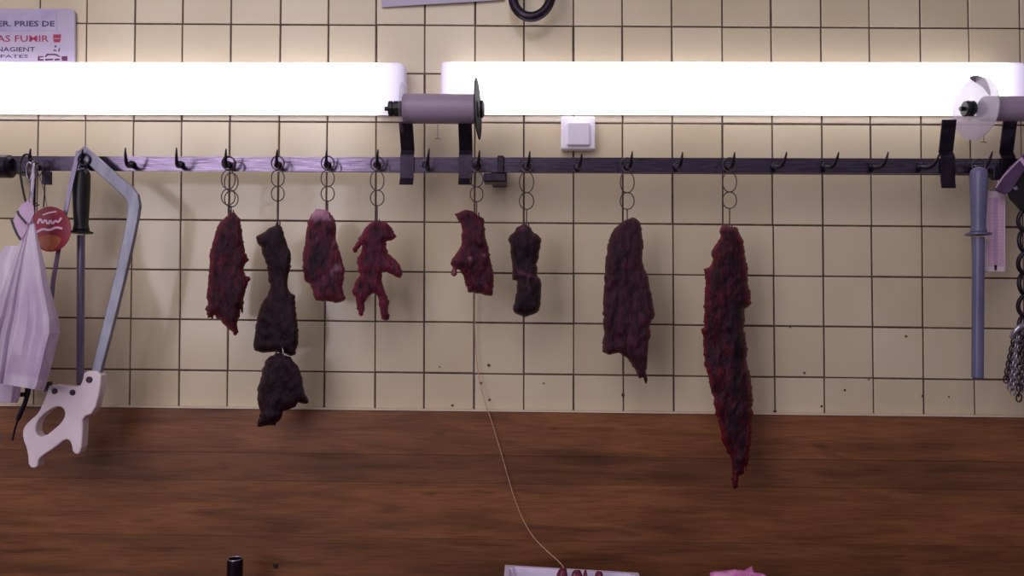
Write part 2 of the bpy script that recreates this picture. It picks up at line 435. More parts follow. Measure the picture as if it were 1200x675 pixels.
# ------------------------------------------------------------------ fluorescent lights
def light_fixture(px0, px1, cap0, cap1, label):
    Yf, Yb = -.052, -.004
    yt, yb = 73, 134
    Lx, Rx = P(px0, 105, Yf).x, P(px1, 105, Yf).x
    zc = P((max(px0, 0)+min(px1, 1200))/2, 101, Yf).z
    hz = (yb-yt)/2/ppm(Yf)
    root = thing('fluorescent_light', (Lx+(Rx-Lx)/2, 0, zc), label, 'light', 'fluorescent wall lights')
    # opal cover: rounded-box cross-section extruded along x, ends rounded
    c0, c1 = cap0, cap1
    prof = []
    rr = .014
    zl = hz
    for (cy, cz, a0) in ((Yf+rr, zl-rr, PI/2), (Yf+rr, -zl+rr, PI)):
        for k in range(7):
            a = a0 + k*PI/2/6; prof.append((cy + rr*math.cos(a), cz + rr*math.sin(a)))
    prof = [(-.024, zl)] + prof + [(-.024, -zl)]
    def shell(xs, scale_of, name, mat, glow=None):
        bm = B(); rings = []; gl = []
        for x in xs:
            s, dy = scale_of(x)
            rings.append([bm.verts.new((x, (y+.024)*dy-.024, zc + z*s)) for y, z in prof])
            gl += [glow(x) if glow else 1]*len(prof)
        for A, Bq in zip(rings, rings[1:]):
            for k in range(len(A)-1): bm.faces.new((A[k], A[k+1], Bq[k+1], Bq[k]))
        if scale_of(xs[0])[0] < .999: bm.faces.new(rings[0])
        if scale_of(xs[-1])[0] < .999: bm.faces.new(rings[-1][::-1])
        o = obj(name, bm, mat, root, smooth=True)
        if glow: set_attr(o, 'glow', gl)
        return o
    shell([Lx+c0, Rx-c1], lambda x: (1, 1), 'diffuser', M['lamp'])
    def cap(xe, xi):
        w = abs(xi-xe); d = 1 if xi > xe else -1
        ts = [0, .015, .05, .1, .16, .22, .3, .45, .6, .8, 1]
        def sc(x):
            t = abs(x-xe)/w; r = .30
            k = 1 if t >= r else math.sqrt(max(0, 1-(1-t/r)**2))
            return (.999-.20*(1-k) if k < 1 else .9985, .70+.30*k)
        xs = [xe + d*w*t for t in ts]
        g = lambda x: abs(x-xe)/w
        if d < 0: xs = xs[::-1]
        shell(xs, sc, 'end_cap', M['lampcap'], g)
    cap(Lx, Lx+c0); cap(Rx, Rx-c1)
    bm = B(); box(bm, (Lx+.012, -.0235, zc-hz*.93), (Rx-.012, -.004, zc+hz*.93), .003)
    obj('back_housing', bm, M['housing'], root)
px_l = -215
light_fixture(px_l, 474, .055, .062, 'long glowing white wall light running off beside the printed sign')
light_fixture(516, 1206, .024, .045, 'long glowing white wall light above the small white junction box')

# ------------------------------------------------------------------ white junction box under the light
c = P(677, 160, -.02)
root = thing('junction_box', (c.x, 0, c.z), 'small white plastic box on the tiles under the light', 'electrical box')
a, b = P(657.5, 137.5, -.02), P(697, 176, -.02)
bm = B(); box(bm, (a.x, -.030, b.z), (b.x, -.0035, a.z), .004, 3); obj('back_plate', bm, M['whiteplastic'], root)
a, b = P(664.5, 143, -.04), P(691, 170, -.04)
bm = B(); box(bm, (a.x, -.040, b.z), (b.x, -.0305, a.z), .003, 3); obj('cover', bm, M['whiteplastic'], root)

# ------------------------------------------------------------------ hook rail
RY0, RY1 = -.090, -.084                       # bar front / back
root = thing('hook_rail', P(600, 193, RY1), 'long flat steel rail with a row of upturned hooks across the tiles', 'rail')
ra, rb = P(0, 191.3, RY0), P(1190, 194.6, RY0); rk = (rb.z-ra.z)/(rb.x-ra.x)
railz = lambda x: ra.z + rk*(x-ra.x)
bm = B(); t = B(); bmesh.ops.create_cube(t, size=1); rh = 17.6/ppm(RY0)/2
for v in t.verts:
    x = WX0+.3 if v.co.x < 0 else WX1-.3
    v.co = Vector((x, RY0 if v.co.y < 0 else RY1, railz(x) + (rh if v.co.z > 0 else -rh)))
bmesh.ops.bevel(t, geom=t.edges[:], offset=.0012, segments=2, affect='EDGES'); merge(bm, t)
obj('bar', bm, M['steel'], root)
HY = -.138
def rail_hook(tx, ty, bx, by, open_=False):
    bm = B()
    b = P(bx, by, RY0); b.z = railz(b.x) - .002
    tip = P(tx, ty, HY)
    lathe(bm, b + Vector((0,.0,0)), b + Vector((0,-.006,0)), [(-.001,.0078),(.004,.0078),(.006,.006)], 14)
    mid = b + Vector(((tip.x-b.x)*.35, -.022, -.007)); m2 = b + Vector(((tip.x-b.x)*.62, -.036, -.004)); m3 = b + Vector(((tip.x-b.x)*.85, HY-RY0+.003, .010))
    m3.z = b.z + (tip.z-b.z)*.45
    pts = [b + Vector((0,-.002,0)), b + Vector(((tip.x-b.x)*.12,-.010,-.004)), mid, m2, m3, tip]
    pts = smooth_poly(pts, 2, closed=False)
    n = len(pts); rs = [.0052 - .0043*max(0, (i/(n-1)-.35)/.65)**1.1 for i in range(n)]
    tube(bm, pts, rs, 10)
    obj('hook', bm, M['darksteel'], root, smooth=True)
    return b
HK = [(36,174,40,192),(97,175,100,192),(147,173,155,192),(207,173,212,192),(265,174,268,192),(325,175,326,192),(383,175,384,192),(443,175,442,192),
      (503,174,499,192),(562,176,559,193),(621,177,617,193),(682,180,676,193),(741,177,735,193),(800,178,792,193),(861,178,853,193),(922,178,907,193),(983,178,966,194),(1041,178,1022,194),(1101,180,1078,194),(1163,177,1140,194)]
HB = [rail_hook(*h) for h in HK]
# wall brackets holding the bar
for px in (584, 8, 1172):
    c = P(px, 194, RY0); z = railz(c.x); bm = B()
    if px == 584:
        box(bm, (c.x-.002, RY0-.012, z-.020), (c.x+.012, RY0-.0003, z+.017), .002)
        box(bm, (c.x-.030, RY0-.012, z-.038), (c.x+.018, RY0+.026, z-.0195), .003)
        box(bm, (c.x-.016, RY1+.0005, z-.034), (c.x+.016, -.003, z+.010), .002)
    elif px == 8:
        lathe(bm, c + Vector((-.02, .0, -.002)), c + Vector((.014,0,-.002)), [(0,.018),(.004,.024),(.028,.024),(.034,.017)], 20)
        box(bm, (c.x-.015, RY1+.0005, z-.014), (c.x+.010, -.003, z+.012), .002)
    else:
        box(bm, (c.x-.022, RY0-.014, z-.030), (c.x-.004, RY0-.0003, z-.004), .003)
        box(bm, (c.x-.016, RY1+.0005, z-.014), (c.x+.016, -.003, z+.012), .002)
    obj('bracket', bm, M['darksteel'], root, smooth=False)

# ------------------------------------------------------------------ wrap rolls on their straps
AY = -.119
def reel(xa, xb, cy, r_px, straps, lf, rf, left_clear, label, tail=None, knob_px=None):
    a, b = P(xa, cy, AY), P(xb, cy, AY); b.z = a.z
    k = ppm(AY); r = r_px/k
    root = thing('wrap_reel', ((a.x+b.x)/2, RY0, railz(a.x)), label, 'reel', 'wrapping reels hooked on the rail')
    bm = B(); lathe(bm, a, b, [(0,r*.5),(0,r*.96),(.002,r),((b-a).length-.002,r),((b-a).length,r*.96),((b-a).length,r*.5)], 40)
    obj('roll', bm, M['card'], root, smooth=False)
    def flange(px, rad_px, mat, tilt, nm='flange'):
        c = P(px, cy-1, AY); c.z = a.z; rr = rad_px/k
        ax = Vector((1, tilt, .04)).normalized(); bm = B()
        lathe(bm, c - ax*.0012, c + ax*.0012, [(0,.010),(0,rr*.97),(.0006,rr),(.0018,rr),(.0024,rr*.97),(.0024,.010)], 44)
        obj(nm, bm, mat, root)
        return c
    if lf: cl = flange(lf, 36, left_clear, .22)
    if rf: cr = flange(rf, 36, M['smoke'], -.05)
    # black knob on the axle, with a short pin
    kx0, kx1 = knob_px
    ka = P(kx0, cy, AY); kb = P(kx1, cy, AY); ka.z = kb.z = a.z; L = (kb-ka).length
    bm = B(); kr = 9.2/k
    lathe(bm, ka, kb, [(0,.0045),(.008,.0045),(.008,kr*.92),(.010,kr),(.016,kr),(.016,kr*.8),(.019,kr*.8),(.019,kr),(L-.002,kr),(L,kr*.9)], 10)
    obj('knob', bm, M['blackhub'], root)
    if rf:
        e = cr + Vector((.0045,0,0)); bm = B(); lathe(bm, e, e+Vector((.01,0,0)), [(0,.018),(.006,.018),(.009,.012)], 20); obj('axle_cap', bm, M['blackhub'], root)
    zr = railz(a.x)
    for (sx0, sx1, yb) in straps:
        A = P(sx0, 190, RY0-.016); Bq = P(sx1, 190, RY0-.016); zb = P((sx0+sx1)/2, yb, RY0-.012).z
        q = RY0-.004
        prof = [(q-.009, zb), (q-.001, zb+.013), (q, zb+.016), (q, zr+.0165), (q+.001, zr+.019), (q+.008, zr+.030), (q+.006, zr+.034), (AY+.014, a.z-r*1.5), (AY+.006, a.z-r*1.1), (AY+.002, a.z-r*.85)]
        th = .0035; bm = B(); ringL = []; sk = lambda p: .7*min(0, p.y-q)*-(-A.x)/(D+q) if A.x > .4 else 0.0
        pv = [Vector((0, y, z)) for y, z in prof]
        for i, p in enumerate(pv):
            d = (pv[min(i+1, len(pv)-1)] - pv[max(0, i-1)]).normalized(); n = Vector((0, -d.z, d.y))
            ringL.append([bm.verts.new((X, p.y+s*n.y*th/2, p.z+s*n.z*th/2)) for X, s in ((A.x+sk(p),1),(Bq.x+sk(p),1),(Bq.x+sk(p),-1),(A.x+sk(p),-1))])
        for q, w in zip(ringL, ringL[1:]):
            for i in range(4): bm.faces.new((q[i], q[(i+1) % 4], w[(i+1) % 4], w[i]))
        bm.faces.new(ringL[0][::-1]); bm.faces.new(ringL[-1])
        obj('strap', bm, M['strapsteel'], root)
    if tail:
        px, y0, y1 = tail
        bm = B(); p0 = P(px, y0, AY+.0); p1 = P(px, y1, AY)
        tube(bm, [p0, p1, p1+Vector((-.006,0,-.001)), p1+Vector((.006,0,-.0015))], .0007, 6)
        obj('wrap_tail', bm, M['wire'], root)
reel(473, 557, 127.5, 17.5, [(468,484,216),(537,553,216)], None, 560, None, 'dull lilac roll with a dark end disc between the two lights', (513,146,162), (451,472))
# clear left disc of the first reel belongs to it as well
first = [o for o in COL.objects if o.name == 'wrap_reel'][0]
bm = B(); c = P(472.8, 127, AY); rr = 30/ppm(AY); lathe(bm, c-Vector((.0022,0,0)), c, [(0,.018),(0,rr*.97),(.0006,rr),(.0018,rr),(.0022,rr*.97),(.0022,.018)], 40)
obj('flange', bm, M['faint'], first, label='clear end disc')
reel(1152, 1262, 127.5, 14.5, [(1106,1122.5,220),(1178,1194,216)], 1143, None, M['clear'], 'purple roll with a clear end disc beside the hanging thermometer', (1153,147,166), (1125,1141))
second = [o for o in COL.objects if o.name.startswith('wrap_reel')][-1]
bm = B(); prism(bm, smooth_poly([(1135,91),(1141,88.5),(1149,89),(1156,94),(1160,104),(1161.5,113),(1158,110),(1154,104),(1148,99),(1141,95)], 1), lambda x, y: AY-.003-.0004*(1150-x), .0012)  # grey crescent plate standing in for the dark reflection on the disc
obj('reflection_crescent', bm, M['disc_reflection'], second, label='painted grey reflection crescent on the clear disc')

# ------------------------------------------------------------------ twisted-wire hooks
def wire_hook(bx, ring_y, loops, tip_y, r_px, base, twin=None, label=None, sway=0):
    Y = -.119; k = ppm(Y)
    wr = .00115
    root = thing('wire_meat_hook', P(bx, ring_y, Y), label, 'meat hook', 'twisted wire hooks on the rail')
    def strand(ox, oy, oY):
        bm = B(); Yw = Y + oY
        c = P(bx+ox*.4, ring_y+oy*.4, Yw); torus(bm, c, 8.0/k, wr*1.25, (0.15,1,0.1), 24, 7)
        pts = [[], []]
        y0 = ring_y + 8.2 + oy*.4
        ends = [y0] + [ (loops[i]+loops[i+1])/2 for i in range(len(loops)-1)] + [loops[-1]+r_px+1.0]
        for i, ly in enumerate(loops):
            a, b = ends[i], ends[i+1]
            for j in range(11):
                t = j/10; th = PI*t
                yy = a + (b-a)*(1-math.cos(th))/2; w = r_px*(math.sin(th)**.9 if 0 < t < 1 else 0)
                for q in (0, 1):
                    s = (1 if q == 0 else -1)*(1 if i % 2 == 0 else -1)
                    pts[q].append(P(bx+ox+s*w+sway*i, yy+oy, Yw + (.0011 if q == 0 else -.0011)))
        for q in (0, 1):
            clean = [pts[q][0]] + [p for p, o in zip(pts[q][1:], pts[q]) if (p-o).length > 1e-5]
            tube(bm, clean, wr, 7)
        s0 = P(bx+ox, ends[-1]+oy-.6, Yw)
        dx = 2.5
        tip = [s0, P(bx+ox, tip_y-6, Yw), P(bx+ox, tip_y+6, Yw-.001), P(bx+ox+dx*.5, tip_y+11, Yw-.006), P(bx+ox+dx, tip_y+8, Yw-.012), P(bx+ox+dx, tip_y-1, Yw-.0150)]
        tube(bm, smooth_poly(tip, 2, False), wr*1.15, 7)
        return bm
    obj('wire_loops', strand(0, 0, 0), M['wire'], root, smooth=True)
    if twin: obj('wire_loops', strand(*twin), M['wire'], root, smooth=True)
HKL = [
 (267.5, 191, (212, 231), 247, 8.0, (3.5, 2.5, .006), 'doubled wire loops hooked above the leftmost dark red strip', 0),
 (325.5, 191, (210, 227), 260, 7.6, None, 'single wire loops holding the long near-black cut', 0),
 (384, 191, (210, 227), 250, 7.8, None, 'wire loops ending in the pink fat at the top of a cut', 0),
 (442, 192, (214, 232), 258, 8.0, None, 'wire loops above the ragged forked scrap of meat', 0),
 (558.5, 193, (210, 228), 250, 7.5, None, 'wire loops with the twine passing behind, right of the reel straps', 0),
 (617, 193, (215.5, 236), 262, 8.3, None, 'wire loops above the small dark folded cut', 0),
 (735, 193, (215.5, 236), 258, 8.2, None, 'wire loops above the broad mottled brown cut', 0),
 (855, 193, (215, 235), 264, 8.2, None, 'wire loops holding the longest crimson strip', 0),
]
for i, (bx, ry, lo, ty, r, tw, lab, sw) in enumerate(HKL):
    wire_hook(bx, ry, lo, ty, r, None, tw, lab, sw)

# ------------------------------------------------------------------ meat
def crop(x0, y0, s, pts): return [(x0+x/s, y0+y/s) for x, y in pts]
MEAT = {}
MEAT['a'] = crop(230,235,3.975,[(118,92),(132,80),(148,72),(160,58),(172,55),(186,60),(194,76),(208,82),(210,110),(212,150),(222,195),(230,245),(244,280),(232,295),(222,305),(224,345),(252,355),(246,378),(236,400),(222,450),(220,490),(217,528),(209,515),(206,500),(203,545),(192,570),(193,620),(178,632),(165,608),(150,602),(140,584),(120,572),(112,550),(98,556),(85,530),(76,556),(68,540),(48,554),(52,525),(40,498),(55,480),(48,430),(55,380),(60,310),(62,250),(80,180),(100,120)])
MEAT['b'] = crop(285,250,3.755,[(148,35),(158,48),(172,60),(178,85),(190,130),(212,180),(210,240),(196,275),(196,330),(212,352),(230,360),(230,420),(238,470),(244,530),(240,590),(228,625),(205,628),(178,616),(150,610),(110,612),(70,612),(48,600),(42,565),(52,540),(55,490),(68,430),(85,390),(108,355),(118,330),(110,280),(104,225),(85,180),(78,145),(62,130),(55,100),(85,88),(110,68),(140,55)])
MEAT['c'] = crop(285,400,6.13,[(230,92),(255,85),(290,90),(340,112),(370,150),(400,190),(420,230),(425,290),(435,340),(455,390),(472,440),(430,445),(390,435),(380,475),(330,490),(285,500),(270,560),(245,580),(240,610),(200,600),(165,605),(125,615),(98,605),(110,560),(120,500),(105,440),(98,390),(110,310),(125,260),(140,200),(160,140),(190,108)])
MEAT['d'] = crop(345,235,5.186,[(100,90),(125,62),(150,50),(175,58),(198,52),(215,75),(235,100),(250,130),(255,180),(250,240),(270,285),(280,330),(295,370),(305,420),(300,480),(290,530),(305,570),(315,605),(280,615),(250,625),(215,612),(165,615),(130,608),(115,570),(105,530),(90,500),(62,490),(55,440),(50,400),(52,340),(62,270),(70,200),(80,130)])
MEAT['e'] = crop(405,245,4.825,[(165,60),(195,70),(225,68),(240,85),(265,115),(288,155),(265,178),(232,180),(228,210),(240,250),(270,272),(295,305),(320,345),(318,390),(285,385),(250,365),(228,352),(208,352),(205,400),(215,440),(235,490),(243,540),(242,580),(250,605),(240,630),(212,628),(196,600),(192,540),(185,500),(165,475),(145,478),(125,500),(110,540),(105,580),(90,612),(75,600),(62,555),(58,500),(42,485),(40,460),(55,410),(80,370),(66,345),(75,328),(62,310),(70,270),(90,240),(92,200),(78,215),(62,250),(42,245),(45,215),(65,180),(90,140),(100,115),(130,85)])
MEAT['f'] = crop(520,235,5.63,[(70,85),(110,78),(150,62),(190,70),(215,90),(240,100),(268,115),(272,180),(275,230),(290,290),(300,350),(315,420),(328,480),(335,540),(325,600),(325,632),(275,632),(255,615),(215,610),(165,608),(145,570),(135,520),(120,475),(95,450),(80,460),(90,490),(70,505),(50,495),(58,465),(60,430),(48,410),(60,375),(85,350),(105,310),(118,270),(120,200),(115,155),(95,135),(80,110)])
MEAT['g'] = crop(585,250,5.2,[(105,85),(130,75),(150,60),(165,75),(190,85),(205,115),(235,130),(258,150),(255,185),(245,225),(240,270),(228,300),(230,350),(230,380),(250,400),(258,440),(255,500),(250,560),(240,595),(205,618),(155,635),(110,618),(85,595),(82,570),(95,535),(105,470),(108,410),(80,408),(78,340),(80,300),(68,255),(68,200),(50,160),(65,130),(95,118)])
MEAT['h'] = crop(695,245,3.21,[(110,45),(135,35),(160,32),(178,50),(185,90),(190,140),(185,190),(190,215),(205,250),(215,300),(225,350),(232,400),(215,430),(215,480),(205,520),(205,570),(200,610),(205,660),(195,655),(188,630),(175,640),(160,610),(145,590),(130,560),(95,540),(60,550),(35,540),(35,500),(42,470),(38,420),(38,350),(42,280),(45,210),(55,130),(70,90),(90,65)])
MEAT['i'] = crop(805,250,3.97,[(155,65),(180,52),(205,60),(232,62),(245,95),(258,115),(265,160),(275,215),(285,270),(285,330),(298,370),(295,420),(270,450),(270,490),(265,530),(275,580),(285,650),(275,680),(285,725),(298,775),(305,835),(308,885),(305,955),(300,1035),(290,1105),(285,1175),(275,1205),(270,1165),(262,1215),(240,1225),(238,1275),(228,1284),(215,1280),(205,1235),(215,1195),(205,1135),(170,1075),(155,1005),(140,945),(125,905),(122,855),(110,815),(95,755),(80,695),(76,635),(75,565),(62,545),(78,530),(80,450),(82,380),(88,320),(80,290),(80,262),(105,250),(120,220),(115,180),(130,150),(155,115)])

def meat(name, key, mat, label, Y0=-.124, T=.015, Rpx=11, fat=None, tone=None, seed=0, rag=1.0, cat='meat', lean=0.0, parent=None):
    out = MEAT[key]
    # resample the outline every ~1.6 px with ragged noise
    pts = []
    n = len(out)
    for i in range(n):
        a, b = Vector(out[i]), Vector(out[(i+1) % n]); m = max(1, int((b-a).length/1.7))
        for j in range(m): pts.append(a.lerp(b, j/m))
    sm = []
    N_ = len(pts)
    for i in range(N_):
        p = (pts[i-1] + pts[i]*2 + pts[(i+1) % N_])/4
        q = Vector((p.x*.16, p.y*.16, seed*3.1)); w = noise.noise(q); w2 = noise.noise(q*3.1)
        w3 = noise.noise(Vector((p.y*.16, p.x*.16, seed+9)))
        sm.append(Vector((p.x + rag*(1.1*w+1.2*w2+.8*noise.noise(q*7)), p.y + rag*(1.3*w3))))
    pts = sm; N_ = len(pts)
    bx = np.array([p.x for p in pts]); by = np.array([p.y for p in pts])
    gx, gy = np.meshgrid(np.arange(bx.min(), bx.max(), 2.1), np.arange(by.min(), by.max(), 2.1))
    gx = gx.copy(); gx[::2] += 1.05
    gp = np.stack([gx.ravel(), gy.ravel()], 1)
    ins = np.zeros(len(gp), bool); j = N_-1
    for i in range(N_):
        cond = (by[i] > gp[:,1]) != (by[j] > gp[:,1])
        dy = by[j]-by[i]
        if abs(dy) > 1e-9: ins ^= cond & (gp[:,0] < (bx[j]-bx[i])*(gp[:,1]-by[i])/dy + bx[i])
        j = i
    gp = gp[ins]
    A = np.stack([bx, by], 1); Bq = np.roll(A, -1, 0); AB = Bq-A
    def dist(q):
        ap = q[:,None,:]-A[None]; t = np.clip((ap*AB).sum(2)/np.maximum((AB*AB).sum(1), 1e-9), 0, 1)
        return np.sqrt(((ap - t[...,None]*AB)**2).sum(2)).min(1)
    d = dist(gp); gp = gp[d > 1.0]; 
    v2 = [Vector(p) for p in pts] + [Vector((float(a), float(b))) for a, b in gp]
    ed = [(i, (i+1) % N_) for i in range(N_)]
    vo, eo, fo, *_ = delaunay_2d_cdt(v2, ed, [], 1, 1e-6)
    q = np.array([[v.x, v.y] for v in vo]); dd = dist(q)
    bm = B(); F_, K_ = [], []; edge = []; fatv = []; tonv = []
    cy0, cy1 = by.min(), by.max()
    for (x, y), dv in zip(q, dd):
        u = min(1, dv/Rpx); th = T*math.sqrt(max(0, 1-(1-u)**2)) if dv > .3 else 0
        s = seed*7.3
        mid = .009*noise.noise(Vector((x*.035, y*.02, s))) + .004*noise.noise(Vector((x*.09, y*.05, s+4)))
        mid += lean*(y-cy0)/(cy1-cy0)
        rid = .0026*noise.noise(Vector((x*.16, y*.055, s+2))) + .0022*(1-2*abs(noise.noise(Vector((x*.10+y*.03, y*.06, s+6))))) + .0010*noise.noise(Vector((x*.4, y*.2, s+8)))
        k = min(1, dv/5)
        yf = Y0 + mid - th - rid*k; yb = Y0 + mid + th*.85 + rid*.6*k
        if yb > -.030: yb = -.030
        e = max(0, 1 - dv/9.0)
        fv = fat(x, y, s) if fat else 0
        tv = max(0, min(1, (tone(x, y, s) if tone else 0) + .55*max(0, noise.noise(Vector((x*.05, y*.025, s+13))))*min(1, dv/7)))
        vf = bm.verts.new(P(x, y, yf)); F_.append(vf); edge.append(e); fatv.append(fv); tonv.append(tv)
        if dv > .3:
            # the back mirrors the outline straight behind the front (same x,z at mid depth)
            pm = P(x, y, Y0+mid); vb = bm.verts.new(Vector((pm.x, yb, pm.z))); K_.append(vb); edge.append(e); fatv.append(fv); tonv.append(tv)
        else: K_.append(vf)
    for f in fo:
        try: bm.faces.new([F_[i] for i in f])
        except ValueError: pass
        g = [K_[i] for i in f][::-1]
        if any(K_[i] is not F_[i] for i in f):
            try: bm.faces.new(g)
            except ValueError: pass
    bm.verts.index_update()
    top = P(*min(pts, key=lambda p: p.y), Y0)
    me = bpy.data.meshes.new(name); bmesh.ops.recalc_face_normals(bm, faces=bm.faces[:])
    for f in bm.faces: f.smooth = True
    for v in bm.verts: v.co -= top
    bm.to_mesh(me); bm.free(); me.materials.append(mat)
    o = bpy.data.objects.new(name, me); COL.objects.link(o); o.location = top
    set_attr(o, 'edge', edge); set_attr(o, 'fat', fatv); set_attr(o, 'tone', tonv)
    return tag(o, label, cat, 'cuts of meat hanging from the rail')
mm = mat_meat
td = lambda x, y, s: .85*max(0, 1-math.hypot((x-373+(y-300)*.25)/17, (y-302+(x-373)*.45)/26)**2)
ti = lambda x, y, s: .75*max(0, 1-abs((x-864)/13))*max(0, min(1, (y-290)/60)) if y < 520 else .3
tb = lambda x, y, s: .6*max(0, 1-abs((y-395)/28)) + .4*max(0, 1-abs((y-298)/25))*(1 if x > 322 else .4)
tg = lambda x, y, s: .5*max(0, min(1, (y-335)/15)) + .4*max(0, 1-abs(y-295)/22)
fd = lambda x, y, s: max(0, min(1, (261-y)/12 + .55*noise.noise(Vector((x*.3, y*.15, s)))))*.75 if y < 268 else max(0, min(.25, 1.4*(noise.noise(Vector((x*.22, y*.1, s)))-.30))) * (1 if x > 380 else .2)
ff = lambda x, y, s: .8*max(0, 1-math.hypot(x-551, y-303)/3.0) + .5*max(0, 1-math.hypot((x-532)*.8, (y-320)*.5)/4.5) + .5*max(0, 1-math.hypot(x-567.5, y-299)/3)
fg = lambda x, y, s: .55*max(0, 1-abs(y-(318+ (x-605)*.30))/2.6)*(1 if x > 606 else 0) + .6*max(0, 1-math.hypot((x-612)*.7, y-267)/5)
fi = lambda x, y, s: max(0, min(.3, 1.2*(noise.noise(Vector((x*.35, y*.07, s)))-.35))) + (.5*max(0, 1-(y-262)/10) if y < 272 else 0)
meat('hanging_meat', 'a', mm('dark_red_muscle', (34,8,20), (70,16,32), (126,24,50), (150,60,80), .05), 'leftmost dark red cut with frayed pointed lower edge', seed=1, T=.015, Rpx=11)
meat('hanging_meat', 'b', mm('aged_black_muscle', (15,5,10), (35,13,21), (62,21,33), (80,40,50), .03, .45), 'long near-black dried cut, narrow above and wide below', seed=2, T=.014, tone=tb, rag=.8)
meat('hanging_meat', 'c', mm('aged_black_scrap', (15,6,12), (32,13,23), (56,20,36), (74,50,66), .12, .4), 'black crumpled scrap hanging under the long near-black cut', seed=3, T=.016, Rpx=13)
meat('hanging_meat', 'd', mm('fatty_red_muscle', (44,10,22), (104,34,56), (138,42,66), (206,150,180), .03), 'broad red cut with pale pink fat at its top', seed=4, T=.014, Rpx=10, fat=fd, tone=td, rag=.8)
meat('hanging_meat', 'e', mm('rosy_ragged_muscle', (54,14,30), (98,28,52), (146,34,66), (170,90,110), .07), 'ragged forked red scrap shaped like a small figure', seed=5, T=.011, Rpx=8)
meat('hanging_meat', 'f', mm('wine_red_muscle', (44,8,24), (84,18,40), (120,28,54), (206,130,140), .06), 'wine-red cut with a beak-like corner at its top', seed=6, T=.016, fat=ff)
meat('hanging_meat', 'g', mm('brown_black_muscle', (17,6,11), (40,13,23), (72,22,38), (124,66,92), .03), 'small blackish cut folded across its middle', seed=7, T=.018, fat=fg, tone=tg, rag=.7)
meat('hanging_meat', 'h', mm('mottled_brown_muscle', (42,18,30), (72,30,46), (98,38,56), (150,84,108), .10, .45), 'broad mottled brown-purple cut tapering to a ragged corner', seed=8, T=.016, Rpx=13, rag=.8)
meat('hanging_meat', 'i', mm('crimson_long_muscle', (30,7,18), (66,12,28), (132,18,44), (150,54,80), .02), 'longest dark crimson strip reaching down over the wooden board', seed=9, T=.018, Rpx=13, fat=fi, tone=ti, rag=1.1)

# small hook joining the lower black scrap
root = thing('scrap_hook', P(331, 411, -.14), 'tiny pale wire hook joining the two black cuts', 'meat hook')
bm = B(); tube(bm, smooth_poly([P(330,403,-.128), P(331,408,-.139), P(332,413,-.142), P(333,418,-.139), P(333,422,-.128)], 2, False), .0013, 8)
obj('bent_wire', bm, M['chain'], root, smooth=True)

# ------------------------------------------------------------------ printed sign, top left
Ys = -.0105
def lettering(txt, px0, px1, ybase, hpx, mat, parent, Y, bold=.0, nm='lettering'):
    cu = bpy.data.curves.new('t', 'FONT'); cu.body = txt; cu.offset = bold; cu.resolution_u = 2
    to = bpy.data.objects.new('t', cu); COL.objects.link(to)
    dg = bpy.context.evaluated_depsgraph_get(); dg.update()
    me = bpy.data.meshes.new_from_object(to.evaluated_get(dg)); COL.objects.unlink(to); bpy.data.objects.remove(to)
    co = [v.co.copy() for v in me.vertices]
    x0, x1 = min(c.x for c in co), max(c.x for c in co); y0, y1 = min(c.y for c in co), max(c.y for c in co)
    for v in me.vertices:
        u = (v.co.x-x0)/(x1-x0); w = (v.co.y-y0)/(y1-y0)
        p = P(px0 + u*(px1-px0), ybase - w*hpx, Y); v.co = p - wloc(parent)
    me.materials.append(mat)
    o = bpy.data.objects.new(nm, me); COL.objects.link(o); o.parent = parent
    return o
root = thing('printed_sign', P(20, 45, Ys), 'white rounded printed sign with crimson and navy lettering behind the light', 'sign')
def rrect(x0, y0, x1, y1, r, n=6):
    o = []
    for cx, cy, a0 in ((x1-r, y0+r, -PI/2), (x1-r, y1-r, 0), (x0+r, y1-r, PI/2), (x0+r, y0+r, PI)):
        for k in range(n+1): a = a0 + PI/2*k/n; o.append((cx + r*math.cos(a), cy + r*math.sin(a)))
    return o
bm = B(); prism(bm, rrect(-70, 10, 87.5, 92, 7), lambda x, y: Ys, .006); obj('board', bm, M['sign'], root)
bm = B(); prism(bm, [(-60,18),(0,19),(22,16.5),(45,13.5),(66,12.5),(66.5,35),(40,36),(10,37),(-60,36)], lambda x, y: Ys-.0006, .0005); obj('tape_label', bm, M['sticker'], root, label='grey tape label')
lettering('REFER. PRIES DE', -22, 64, 31, 6.6, M['navy'], root, Ys-.0009, .02)
lettering('MAS FUMIR', -14, 57, 49, 7.6, M['crimson'], root, Ys-.0004, .006)
lettering('ENAGIENT', -9, 41, 60.5, 5.4, M['navy'], root, Ys-.0004, .01)
lettering('ISPATES', -8, 33, 67.8, 3.8, M['navy'], root, Ys-.0004, .0)
bm = B()
for q in ([(62.5,40.5),(71.5,40.3),(71.3,44.6),(62,44.8)], [(62,45.6),(71.3,45.4),(70,49.5),(63.5,49.6)]): prism(bm, q, lambda x, y: Ys-.0004, .0003)
obj('print_block', bm, M['crimson'], root)
bm = B()
for q in ([(44.4,66),(51,65.6),(51,67),(46.5,67.3),(46.5,69.3),(51,69.3),(51,71),(44.4,71)], [(52.5,66.6),(54.5,63),(66,63.2),(70,65.8),(70,67),(64.5,64.8),(56,64.8),(53.5,67.2)],
          [(53,69),(62,68.6),(62,70.6),(53,71)], [(64,69),(70,68.6),(70,70.5),(64,71)], [(72,66),(79,65.8),(79,71.2),(72.5,71.2)], [(64,53.5),(66,53),(66,55.5),(64,55.5)], [(69,56.5),(70.5,56.5),(69.5,60.5),(68.2,60.5)], [(62.5,58),(66,58.6),(66,60),(62.5,59.6)]):
    prism(bm, q, lambda x, y: Ys-.0004, .0003)
obj('emblem_print', bm, M['maroon'], root)

